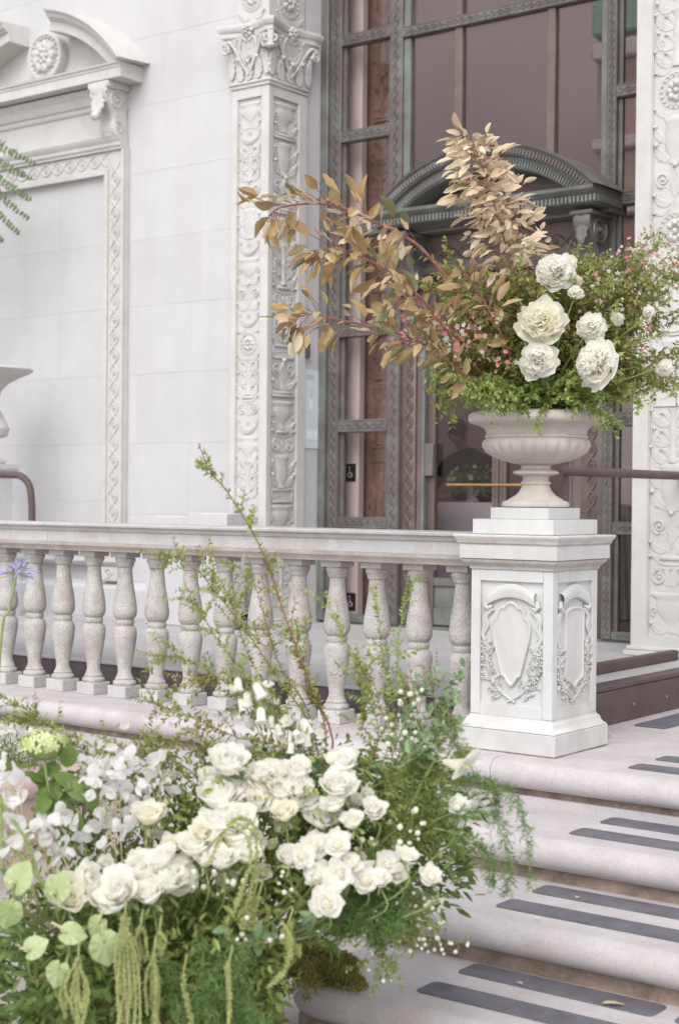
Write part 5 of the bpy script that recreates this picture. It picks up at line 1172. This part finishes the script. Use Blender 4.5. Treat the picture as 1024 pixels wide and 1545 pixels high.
for k in range(11):
    x, y = rng.uniform(490, 630), rng.uniform(1290, 1330); plume('fern_plume', ga, [(x, y, 4.5), (x+rng.uniform(-20, 30), y+45, 4.42), (x+rng.uniform(-30, 45), y+rng.uniform(70, 110), 4.4)], FERNM, dens=.6, needle=.028, twl=.09)
for k in range(12):
    x, y = rng.uniform(560, 660), rng.uniform(1110, 1270); plume('fern_plume', ga, [(x-30, y+40, 4.65), (x+10, y, 4.6), (x+rng.uniform(15, 50), y-30, 4.6), (x+rng.uniform(20, 60), y+20, 4.6)], GRN, dens=.8, needle=.02, twl=.08)
# arching leafy sprays
SPR = [([(500, 1150), (470, 1040), (430, 930), (395, 830), (345, 745), (318, 712), (299, 668)], 4.75, .004, .36, 12, .032, STEMR, GRN, 6),
       ([(480, 1150), (410, 1010), (335, 905), (285, 850), (238, 832)], 4.8, .0028, .15, 12, .03, STEMR, GRN, 12),
       ([(470, 1150), (380, 1060), (290, 1000), (222, 988)], 4.7, .0026, .15, 12, .03, STEMR, GRN, 10),
       ([(450, 1160), (350, 1110), (270, 1075), (195, 1050)], 4.65, .0026, .12, 14, .03, STEMR, GRN2, 12),
       ([(430, 1170), (340, 1140), (270, 1130), (205, 1125)], 4.6, .0026, .12, 14, .03, STEMR, GRN2, 12),
       ([(565, 1140), (548, 1040), (518, 960), (490, 895)], 4.7, .0024, .15, 12, .03, STEMG, GRN, 6),
       ([(585, 1130), (578, 1000), (566, 880)], 4.7, .0022, .2, 12, .028, STEMG, GRN, 5),
       ([(605, 1130), (600, 990), (616, 868)], 4.7, .0022, .2, 12, .028, STEMG, GRN, 5),
       ([(590, 1150), (560, 1050), (535, 985)], 4.65, .0022, .1, 12, .028, STEMR, GRN2, 8),
       ([(490, 1140), (460, 1020), (440, 950), (445, 905)], 4.75, .0026, .2, 12, .03, STEMR, GRN2, 8),
       ([(450, 1140), (385, 1040), (325, 960), (278, 880)], 4.75, .0026, .2, 12, .028, STEMR, GRN, 12),
       ([(430, 1120), (375, 990), (340, 890), (300, 840)], 4.85, .0024, .2, 12, .026, STEMR, GRN, 10),
       ([(470, 1120), (420, 1000), (390, 900), (370, 830)], 4.85, .0024, .25, 12, .026, STEMR, GRN, 8),
       ([(460, 1150), (400, 1080), (330, 1040), (250, 1015)], 4.7, .0024, .15, 12, .028, STEMR, GRN2, 11),
       ([(210, 1200), (130, 1135), (60, 1085), (-5, 1045)], 4.6, .0026, .12, 14, .034, STEMR, GRN, 9),
       ([(180, 1180), (120, 1115), (60, 1098), (10, 1075)], 4.55, .0024, .12, 14, .03, STEMG, GRN2, 9),
       ([(330, 1200), (260, 1160), (200, 1130), (150, 1115)], 4.6, .0022, .2, 12, .028, STEMR, GRN2, 9),
       ([(640, 1150), (655, 1080), (650, 1010)], 4.65, .0024, .1, 14, .028, STEMR, GRN2, 9),
       ([(620, 1150), (630, 1080), (615, 1000)], 4.68, .0024, .1, 14, .026, STEMR, GRN2, 9),
       ([(560, 1150), (545, 1090), (560, 1020)], 4.68, .0024, .1, 14, .026, STEMR, GRN2, 8)]
for pix, dep, st, t0, n, ll, sm, lm, tw in SPR:
    b = MB(); L = len(pix); pts = [at(x, y, dep+.10*i/(L-1)) for i, (x, y) in enumerate(pix)]
    sprig(b, [ground_root(pts[0])]+pts, ll=ll*.95, lw=ll*.46, per=2, t0=.25+t0*.5, stem=st, n=30, twigs=int(tw*1.7), twl=.14); b.build('leafy_spray', [lm, sm], ga)
for pix, dep in (([(600, 1150), (650, 1075), (705, 1000)], 4.6), ([(610, 1150), (655, 1100), (690, 1045)], 4.55), ([(600, 1160), (660, 1120), (700, 1085)], 4.55), ([(590, 1140), (625, 1060), (660, 1015)], 4.62)):
    b = MB(); sprig(b, [at(x, y, dep) for x, y in pix], ll=.05, lw=.026, per=2, t0=.1, stem=.003, n=24, twigs=4, twl=.06); b.build('leafy_spray', [GRNB, STEMG], ga)
# roses and ranunculus
FL = [('r', 346, 1154, 31), ('r', 332, 1207, 33), ('r', 409, 1179, 30), ('r', 448, 1163, 21), ('r', 387, 1213, 24), ('r', 446, 1210, 27), ('c', 349, 1275, 36), ('r', 295, 1279, 26), ('r', 487, 1238, 25),
      ('r', 518, 1154, 24), ('r', 510, 1187, 26), ('l', 534, 1208, 16), ('r', 532, 1241, 19), ('l', 474, 1276, 22), ('l', 509, 1274, 20), ('r', 438, 1296, 21), ('l', 479, 1321, 20), ('l', 512, 1319, 22), ('l', 493, 1363, 24),
      ('l', 541, 1296, 14), ('l', 552, 1328, 23), ('c', 396, 1318, 14), ('r', 249, 1332, 34), ('c', 410, 1277, 11), ('c', 259, 1276, 17), ('l', 614, 1291, 18), ('l', 585, 1304, 19), ('l', 572, 1328, 18), ('l', 651, 1321, 17),
      ('l', 691, 1216, 17), ('r', 565, 1223, 18), ('l', 553, 1198, 12), ('r', 181, 1346, 32), ('r', 126, 1331, 30), ('c', 90, 1346, 26), ('r', 215, 1306, 22), ('c', 224, 1232, 24), ('r', 160, 1305, 14), ('r', 280, 1302, 18), ('c', 342, 1330, 15), ('r', 470, 1300, 15), ('r', 245, 1298, 22), ('c', 385, 1270, 13), ('c', 430, 1245, 15)]
FL += [('r', 372, 1196, 22), ('r', 424, 1196, 24), ('c', 428, 1228, 20), ('r', 318, 1178, 20), ('r', 360, 1240, 26), ('r', 326, 1246, 28), ('r', 468, 1216, 20), ('r', 502, 1216, 18), ('l', 456, 1292, 18), ('l', 527, 1302, 20), ('l', 600, 1320, 16), ('r', 152, 1352, 24), ('c', 106, 1358, 22), ('r', 272, 1326, 24), ('r', 226, 1352, 24), ('c', 304, 1258, 20), ('r', 372, 1292, 22), ('r', 392, 1170, 20), ('l', 540, 1318, 16), ('r', 335, 1300, 24), ('r', 310, 1300, 18), ('r', 452, 1190, 20), ('l', 500, 1340, 18), ('r', 205, 1335, 22)]
for t, x, y, s in FL:
    dep = 4.28+.25*(1350-y)/200+rng.uniform(-.04, .04)+(.1 if s < 17 else 0); p = at(x, y, dep); s_ = s*dep/FPX*(1.36 if t != 'l' else 1.28); d = tocam(p, (1.5 if t != 'l' else .8) if y < 1310 else .5, .3)
    me = random.choice({'r': ROSE, 'c': ROSEC, 'l': LISI}[t]); o = place('ranunculus' if t == 'l' else 'rose', me, ga, faceup(p-d*s_*.35, d, s_, rng.random()*6))
    b = MB(); g = ground_root(p); b.tube(smooth_path([p-d*s_*.6, p-d*s_*1.2-np.array([0, 0, .06]), g], 10), .0032, 5); b.build('stem', STEMG, o)
# calla lily
p = at(706, 1158, 4.5); b = MB(); P = []
ax = nz(CR*.75-CF*.55-np.array([0, 0, .10])); up = nz(np.array([0, 0, 1])-ax*ax[2]); sd_ = np.cross(ax, up)
for i in range(12):
    t = i/11; rr = .008+.018*t+.020*t**4; row = []
    for j in range(20):
        a = 2*math.pi*j/20; tip = math.exp(-((a-math.pi)/.5)**2) if a < 6.3 else 0
        row.append(p+ax*(-.085+.105*t+.016*t*t*math.cos(a)-.03*t**5*(1-.6*math.cos(a)))+(up*math.cos(a)+sd_*math.sin(a))*rr*(1+.35*t**3*max(0, math.cos(a))))
    P.append(row)
b.grid(P, wrap=True); cl = b.build('calla_lily', PETALC, ga); b = MB(); b.tube([p-ax*.04, p+ax*.005], [.004, .003], 6); b.build('spadix', PETALY, cl)
b = MB(); b.tube(smooth_path([p-ax*.085, p-ax*.14-np.array([0, 0, .04]), ground_root(p)], 10), .0055, 6); b.build('stem', STEMG, cl)
# white bells
for k, (x, y, s) in enumerate(((358, 1030, 30), (384, 1038, 34), (404, 1045, 32), (372, 1052, 30), (393, 1075, 34), (434, 1095, 36), (455, 1092, 36), (445, 1112, 30), (415, 1070, 26), (362, 1062, 26), (425, 1118, 26), (470, 1100, 24), (232, 1150, 28), (268, 1168, 26), (350, 1048, 24), (410, 1088, 26), (380, 1090, 24), (395, 1055, 26), (440, 1128, 24), (462, 1115, 26), (482, 1112, 22), (418, 1100, 24), (366, 1078, 22))):
    dep = 4.66+rng.uniform(-.06, .06); p = at(x, y-8, dep); s_ = s*dep/FPX*.68; soft = k % 3 == 2; d = nz(np.array([0, 0, 1])+jit(.4)+CF*.15) if not soft else tocam(p, .2, .6); o = place('white_blossom' if soft else 'white_bell', random.choice(LISI) if soft else BELL, ga, faceup(p, d, s_*(.5 if soft else 1), rng.random()*6))
    b = MB(); b.tube(smooth_path([p, p+np.array([.004, 0, .018]), at(x*.5+215, y+40, dep+.05)], 8), .0018, 5); b.build('stem', STEMG, o)
# bud sprays
def budspray(cx, cy, rx, ry, n, s, dep, hang=False):
    top = at(cx, cy+(ry if not hang else -ry), dep+.05)
    for k in range(n):
        x, y = cx+rng.uniform(-rx, rx), cy+rng.uniform(-ry, ry); p = at(x, y, dep+rng.uniform(-.05, .05)); s_ = s*rng.uniform(.7, 1.2)*dep/FPX
        o = place('white_bud', BUD, ga, faceup(p, tocam(p, .5 if not hang else -.2, .5), s_, 0)); b = MB(); b.tube(smooth_path([p, (p+top)/2+jit(.008), top], 6), .0011, 4); b.build('stem', STEMG, o)
budspray(622, 1075, 22, 42, 22, 8, 4.62); budspray(590, 1110, 16, 26, 9, 7, 4.62); budspray(632, 1395, 42, 48, 52, 6.5, 4.45, True); budspray(600, 1250, 40, 30, 14, 8, 4.5); budspray(560, 1275, 60, 28, 14, 8, 4.42)
budspray(575, 1455, 20, 26, 9, 5.5, 4.42, True); budspray(330, 1335, 45, 22, 14, 8, 4.3); budspray(395, 1400, 45, 22, 9, 8, 4.2); budspray(690, 1435, 16, 12, 5, 5.5, 4.42, True); budspray(460, 1340, 40, 25, 9, 7, 4.3)
for cx, cy, dep in ((632, 1395, 4.47), (575, 1450, 4.44), (600, 1260, 4.52)):
    for k in range(5):
        e = at(cx+rng.uniform(-40, 40), cy+rng.uniform(0, 55), dep); b = MB(); sprig(b, [at(cx-20, cy-70, dep+.1), at(cx, cy-20, dep), e], ll=.022, lw=.012, per=2, t0=.2, stem=.0016, twigs=4, twl=.05); b.build('bud_twig', [GRN2, STEMG], ga)
# papery honesty discs
def disc_me(k):
    mb = MB(); n = 16; P = []; r = random.Random(k); ph = r.random()*6
    for q in (.05, .45, .8, 1.0): P.append([((.40+.05*math.sin(2*a+ph))*q*math.cos(a), .5+.5*q*math.sin(a)*(1+.06*math.sin(3*a+ph)), .10*q*q*math.cos(2*a+ph)+.06*q*math.sin(3*a)+.12*q*q*(k-1)) for a in np.linspace(0, 2*math.pi, n, endpoint=False)])
    mb.grid(P, wrap=True); mb.add(P[0], [tuple(range(n))]); return mb.mesh('honesty_disc', PETALT)
DISC = [disc_me(k) for k in range(3)]
def honesty(cx, cy, rx, ry, n, s, dep, base):
    bs = [at(base[0]+rng.uniform(-22, 22), base[1], dep) for _ in range(4)]
    b = MB()
    for q in bs: b.tube(smooth_path([ground_root(q), q, at(cx+rng.uniform(-rx, rx)*.4, cy, dep+.03)], 10), .0022, 5)
    ho = b.build('honesty_spray', STEMT, ga)
    for k in range(n):
        x, y = cx+rng.normal(0, rx*.5), cy+rng.normal(0, ry*.5); p = at(x, y, dep+rng.uniform(-.08, .08)); s_ = s*rng.uniform(.75, 1.2)*dep/FPX
        place('honesty_disc', random.choice(DISC), ho, orient(p, np.array([0, 0, -.3])+jit(.7), tocam(p, .2, .9), s_))
honesty(165, 1195, 54, 70, 110, 21, 4.5, (165, 1310)); honesty(75, 1262, 30, 42, 44, 21, 4.4, (100, 1340)); honesty(18, 1185, 28, 66, 16, 24, 4.35, (40, 1360)); honesty(235, 1170, 26, 50, 14, 22, 4.6, (230, 1300)); honesty(20, 1260, 22, 40, 12, 24, 4.3, (40, 1360))
# green viburnum heads
def viburnum(cx, cy, r, dep):
    c = at(cx, cy, dep); rr = r*dep/FPX; b = MB()
    for k in range(90):
        d = nz(rng.normal(0, 1, 3)); d[2] = abs(d[2])*.7 if d[2] < 0 else d[2]; d = nz(d); q = np.array(faceup(c+d*rr*np.array([1.25, 1.25, .8]), d+jit(.2), rr*.30, rng.random()*6)); b.M = q
        for a in range(4): a_ = a*1.571; b.add([(0, 0, 0), (math.cos(a_-.6)*.6, math.sin(a_-.6)*.6, .12), (math.cos(a_)*.9, math.sin(a_)*.9, .05), (math.cos(a_+.6)*.6, math.sin(a_+.6)*.6, .12)], [(0, 1, 2, 3)])
        b.M = None
    o = b.build('viburnum_head', VIBM, ga); b = MB(); b.ball(c, rr*.85, 10, 6, (1.2, 1.2, .8)); b.tube(smooth_path([c, c+np.array([.02, 0, -.12]), ground_root(c)], 8), .004, 5); b.build('stem', STEMG, o)
viburnum(67, 1128, 30, 4.5)
for cx, cy in ((85, 1175), (100, 1200), (70, 1195), (118, 1170)):
    for k in range(5):
        p = at(cx+rng.uniform(-18, 18), cy+rng.uniform(-18, 25), 4.5); place('broad_leaf', leaf_me('broad_leaf', GRND, .6, .2, .2, .02, seed=k), ga, orient(p, np.array([0, 0, -.5])+jit(.6), tocam(p, .5, .4), .085))
for cx, cy, n in ((470, 1165, 5), (445, 1150, 4), (120, 1215, 4), (10, 1330, 4), (395, 1425, 6), (330, 1420, 5), (460, 1400, 5)):
    for k in range(n):
        p = at(cx+rng.uniform(-22, 22), cy+rng.uniform(-18, 22), 4.62 if cy < 1300 else 4.3); place('broad_leaf', leaf_me('broad_leaf', GRNB, .45, .45, .35, .03, seed=k), ga, orient(p, np.array([0, 0, .2])+jit(.7), tocam(p, .5, .5), .06))
# anthurium spathes
def spathe_me(seed):
    mb = MB(); P = []; m = 30; ring = []
    for i in range(m):
        a = 2*math.pi*i/m; s_ = math.sin(a); c_ = math.cos(a); rr = .56*(1+.16*c_)*(1-.5*math.exp(-((a-math.pi)/.32)**2))*(1+.22*math.exp(-(min(a, 2*math.pi-a)/.25)**2)); ring.append((rr*s_*.92, -rr*c_*-1*.98, a))
    for k in (0.02, .25, .5, .75, .92, 1.0): P.append([(x*k, y*k+.12*(1-k), .10*k*k*math.cos(2*a)*-.6-.05*k*k+.030*math.cos(9*a)*k*(1.3-k)+.04*math.sin(3*a+seed)*k*k) for x, y, a in ring])
    mb.grid(P, wrap=True); return mb.mesh('spathe', SPATH)
SP = [spathe_me(k) for k in range(2)]
for x, y, s, ang, dep, lie in ((14, 1374, 40, 200, 4.15, .2), (104, 1408, 36, 100, 4.1, 1.0), (88, 1466, 36, 195, 4.05, .3), (158, 1425, 46, 170, 4.08, .8), (48, 1432, 34, 60, 4.15, 1.1), (25, 1330, 44, 30, 4.2, 1.2), (85, 1345, 40, 20, 4.22, 1.1), (148, 1395, 30, 210, 4.15, .9)):
    p = at(x, y, dep); s_ = s*1.05*dep/FPX; a = R(ang); d = nz(CR*math.sin(a)+CU*math.cos(a)+CF*.1); nn = nz(-CF+np.array([0, 0, lie])+jit(.12))
    o = place('anthurium', random.choice(SP), ga, orient(p, d, nn, s_)); b = MB(); q = p+nn*.004-d*s_*.1; b.tube([q, q+nn*.02-d*.012, q+nn*.035-d*.028], [.0035, .004, .0028], 7); b.build('spadix', PETALY, o)
    b = MB(); b.tube(smooth_path([p-nn*.002-d*s_*.12, p-nn*.06-np.array([0, 0, .05]), ground_root(p)], 10), .0032, 6); b.build('stem', STEMG, o)
# hanging amaranth
def tassel(x, y0, y1, wpx, dep, strands=9):
    b = MB(); top = at(x, y0, dep); ax_ = []
    for k in range(strands):
        e = at(x+rng.normal(0, wpx*.36), y0+(y1-y0)*rng.uniform(.6, 1.0), dep+rng.uniform(-.03, .03)); c = smooth_path([top+jit(.004), (top+e)/2+jit(.010)+CR*.3*((e-top)@CR), e], 26)
        rad = np.linspace(.0026, .004, 26); b.tube(c, rad*.6, 5)
        PP = []; DD = []
        for i in range(26):
            for q in range(10): dd = nz(rng.normal(0, 1, 3)); PP.append(c[i]+jit(.0012)+dd*rad[i]*.4); DD.append(dd+np.array([0, 0, -.9]))
        cloud(b, np.array(PP), np.array(DD), np.array([jit(1) for _ in PP]), .006, .003)
    o = b.build('amaranth_tassel', AMAR, ga); b = MB(); b.tube(smooth_path([top, top+np.array([0, 0, .03])+CF*.06, ground_root(top)], 8), .003, 5); b.build('stem', STEMG, o)
tassel(188, 1385, 1570, 26, 4.05, 24); tassel(232, 1440, 1560, 14, 4.05, 9); tassel(118, 1450, 1570, 20, 4.03, 9); tassel(212, 1400, 1460, 16, 4.1, 6); tassel(100, 1470, 1550, 7, 4.05, 4); tassel(240, 1408, 1445, 5, 4.1, 3); tassel(345, 1455, 1545, 8, 4.1, 4); tassel(435, 1395, 1440, 5, 4.2, 3)
def strand(pix, dep, r=.006):
    c = smooth_path([at(x, y, dep) for x, y in pix], 30); b = MB(); b.tube(c, np.linspace(r*.6, r*.3, 30), 5); PP = []; DD = []
    for i in range(8, 30):
        for q in range(9): dd = nz(rng.normal(0, 1, 3)); PP.append(c[i]+dd*r*.5); DD.append(dd)
    cloud(b, np.array(PP), np.array(DD), np.array([jit(1) for _ in PP]), .008, .005); b.build('amaranth_strand', AMAR, ga)
strand([(400, 1300), (385, 1250), (360, 1235), (335, 1260), (318, 1300)], 4.2, .004); strand([(350, 1245), (372, 1262), (378, 1300), (366, 1340), (352, 1380)], 4.15); strand([(355, 1240), (384, 1260), (386, 1310), (374, 1360)], 4.18); strand([(425, 1390), (440, 1420), (432, 1460), (406, 1490)], 4.15, .005); strand([(282, 1440), (276, 1480), (284, 1520), (290, 1560)], 4.05, .004)
for k in range(3): strand([(380+8*k, 1330), (372+6*k, 1375), (365+9*k, 1400)], 4.2, .005)
# long green stems leaning at the left
for pix in ([(60, 1330), (40, 1270), (8, 1220), (-10, 1180)], [(70, 1340), (30, 1290), (-10, 1255)], [(4, 1310), (2, 1260), (0, 1200)]):
    b = MB(); b.tube(smooth_path([at(x, y, 4.3) for x, y in pix], 12), .0055, 6); b.build('green_stem', STEMG, ga)

# ================================================================== LEFT EDGE: raised planter with daisies, agapanthus, far urn with fern
plr = thing('raised_planter', 'pink stone raised planter with rounded coping beside the balustrade wall', 'planter', (-6.35, 4.9, GZ))
q0 = onz(45, 1172, -.30); X1 = q0[0]
b = MB(); b.extr([(X1-.04, -.42), (X1-.02, -.42), (X1-.004, -.40), (X1, -.37), (X1-.004, -.34), (X1-.02, -.315), (X1-.045, -.30), (X1-.2, -.30), (X1-.2, -.42)], 4.2, 5.55, 'y'); b.build('coping', PINKST, plr, angle=40)
b = MB(); b.box(X1-.2, X1-.04, 4.22, 5.54, GZ+.001, -.4205); b.build('planter_wall', PINKST, plr)
b = MB(); b.box(X1-1.2, X1-.201, 4.22, 5.54, GZ+.001, -.33); b.build('soil', MOSSM, plr)
dz = thing('daisy_bush', 'low bush of tiny pinkish white daisies in the raised planter', 'plant', (X1-.3, 5.0, -.33))
b = MB(); bf = MB(); PP = []; DD = []
for k in range(2200):
    p = np.array([rng.uniform(X1-.75, X1-.1), rng.uniform(4.35, 5.5), -.33+rng.uniform(0, .16)]); PP.append(p); DD.append(np.array([0, 0, .8])+jit(.6))
cloud(b, np.array(PP), np.array(DD), np.array([jit(1) for _ in PP]), rng.uniform(.02, .05, len(PP)), .006); o = b.build('foliage', GRND, dz); o['kind'] = 'stuff'
for k in range(130):
    p = np.array([rng.uniform(X1-.75, X1-.08), rng.uniform(4.35, 5.5), -.33+rng.uniform(.12, .22)]); b = MB(); d = tocam(p, .8, .4)
    tiny_flower(b, p, d, .017, 0); tiny_flower(b, p+d*.002, d, .014, 1); b.tube([p, p-np.array([0, 0, .12])], .001, 3); b.build('daisy', [PETALT, PETAL, STEMG], dz)
ag = thing('agapanthus', 'lilac agapanthus flower on a thin green stem before the balusters', 'flower', at(-20, 1120, 5.6)*np.array([1, 1, 0])+np.array([0, 0, GZ]))
hd_ = at(24, 868, 6.15); b = MB(); b.tube(smooth_path([at(-22, 1180, 6.15)*np.array([1, 1, 0])+np.array([0, 0, GZ]), at(0, 985, 6.15), at(14, 920, 6.15), hd_], 16), .0055, 6); b.build('stem', STEMG, ag)
for k in range(34):
    d = nz(np.array([rng.normal(0, 1), rng.normal(0, 1), rng.uniform(-.35, 1.2)])); e = hd_+d*rng.uniform(.04, .075); b = MB(); b.mat = 1; b.tube([hd_, (hd_+e)/2+np.array([0, 0, .004]), e], .0014, 4); b.mat = 0
    M_ = faceup(e, d, .024, rng.random()*6); b.M = np.array(M_)
    for a in range(6): a_ = a*1.047; b.add([(0, 0, -.4), (.16*math.cos(a_-.5), .16*math.sin(a_-.5), .3), (.75*math.cos(a_), .75*math.sin(a_), 1.1), (.16*math.cos(a_+.5), .16*math.sin(a_+.5), .3)], [(0, 1, 2, 3)], 0)
    b.M = None; b.build('floret', [PETALV, STEMG], ag)
fu = thing('stone_urn', 'tall flaring stone urn on a slim pier against the plain wall', 'urn', (-9.42, 8.0, ZP)); fx, fy = -9.54, 8.0
b = MB(); b.stack(fx, fy, [(.20, ZP+.0005), (.20, .30), (.16, .33), (.15, .36), (.15, 1.25), (.17, 1.28), (.19, 1.31), (.19, 1.345)]); b.build('pier', LIME, fu, angle=30)
b = MB(); b.lathe([(0, 1.3455), (.15, 1.3455), (.155, 1.37), (.11, 1.40), (.06, 1.45), (.05, 1.50), (.07, 1.54), (.17, 1.57), (.185, 1.63), (.15, 1.70), (.11, 1.78), (.10, 1.86), (.12, 1.93), (.18, 1.99), (.27, 2.04), (.345, 2.07), (.37, 2.095), (.355, 2.11), (.30, 2.10), (.0, 2.0)], 40, (fx, fy), caps=False); b.build('bowl', LIMEC, fu, angle=40)
fn = thing('fern', 'feathery green fern fronds arching out of the far urn', 'fern', (fx, fy, 2.02))
def frond(c, wd=.10):
    n = 64; c = smooth_path(c, n); b = MB(); b.mat = 1; b.tube(c, np.linspace(.006, .0012, n), 5); b.mat = 0; PP, DD, LL = [], [], []
    for i in range(22, n):
        t = nz(c[i]-c[i-1]); sd2 = nz(np.cross(t, (0, -1, .2)))
        for s in (-1, 1):
            l = wd*math.sin(math.pi*((i-20)/(n-20))**.7*.9+.15); d = nz(sd2*s*.8+t*.9+jit(.2)+np.array([0, 0, -.2])); l *= rng.uniform(.6, 1.1)
            for u in np.linspace(.06, 1, 18):
                for s2 in (-1, 1): PP.append(c[i]+d*l*u); DD.append(nz(d*.9+s2*nz(np.cross(d, (0, -1, .1))))); LL.append(.026*(1-.5*u)*rng.uniform(.7, 1.2))
    cloud(b, np.array(PP), np.array(DD), np.tile(np.array([[0, -.8, .5]]), (len(PP), 1))+rng.normal(0, .3, (len(PP), 3)), np.array(LL), np.array(LL)*.28, mat=0); b.build('frond', [FERNP, STEMG], fn)
F0 = np.array([fx, fy, 2.03])
for px, py, my in ((50, 246, 190), (46, 268, 215), (44, 300, 235), (40, 328, 255), (26, 350, 275), (2, 362, 300), (-60, 230, 180), (-150, 330, 250)):
    Y = 7.95+rng.uniform(-.1, .1); k = px/50-1; frond([F0, ony(-85+8*k, my+190, Y), ony(-75+10*k, my+70, Y), ony(-30+12*k, my+22, Y), ony(px, py, Y)])
# table flowers inside
va = thing('table_flowers', 'cream flower arrangement on the linen table behind the door glass', 'flower arrangement', (tq[0]+.1, 10.62, 1.076)); vx, vy = ony(712, 740, 10.62)[0], 10.62
b = MB(); b.lathe([(0, 1.0762), (.05, 1.0762), (.055, 1.09), (.03, 1.12), (.07, 1.17), (.085, 1.20), (.08, 1.2)], 20, (vx, vy), caps=False); b.build('vase', LIMEC, va)
PP = np.array([np.array([vx, vy, 1.24])+nz(rng.normal(0, 1, 3))*rng.uniform(.02, .17)*np.array([1.3, .8, .8]) for _ in range(420)]); b = MB(); cloud(b, PP, rng.normal(0, 1, (420, 3)), rng.normal(0, 1, (420, 3)), .05, .025); b.build('foliage', GRND, va)
for k in range(8):
    d = nz(np.array([rng.normal(0, 1), -abs(rng.normal(0, .8))-.2, abs(rng.normal(0, .7))])); p = np.array([vx, vy, 1.25])+d*np.array([.20, .13, .13]); place('cream_flower', random.choice(ROSEC), va, faceup(p, d, rng.uniform(.022, .034)))
# fallen leaf and petals on the steps
lf = MB(); q = onz(907, 1517, -.525); fl = place('fallen_leaf', leaf_me('fallen_leaf', MAGPALE, .42, .2, .12, .02, seed=2), None, orient(q+np.array([0, 0, .006]), (.6, .3, 0), (0, 0, 1), .075)); tag(fl, 'dry pale leaf lying on the grip strip of the bottom step', 'leaf')
for k, (x, y, z, m, lab) in enumerate(((787, 1488, -.525, PETAL, 'white petal fallen on the back grip strip of the bottom step'), (872, 1355, -.348, PETAL, 'white petal fallen on the back grip strip of the middle step'), (808, 1387, -.348, PETAL, 'white petal fallen on the front grip strip of the middle step'), (922, 1113, 0, MAGGR, 'small green leaf fallen beside the pedestal plinth'))):
    q = onz(x, y, z); f_ = place('fallen_petal' if m == PETAL else 'fallen_leaf', leaf_me('petal', m, .7, .25, .1, .0, n=4, seed=k), None, orient(q+np.array([0, 0, .005]), (rng.normal(), rng.normal(), 0), (0, 0, 1), .03)); tag(f_, lab, 'petal' if m == PETAL else 'leaf')
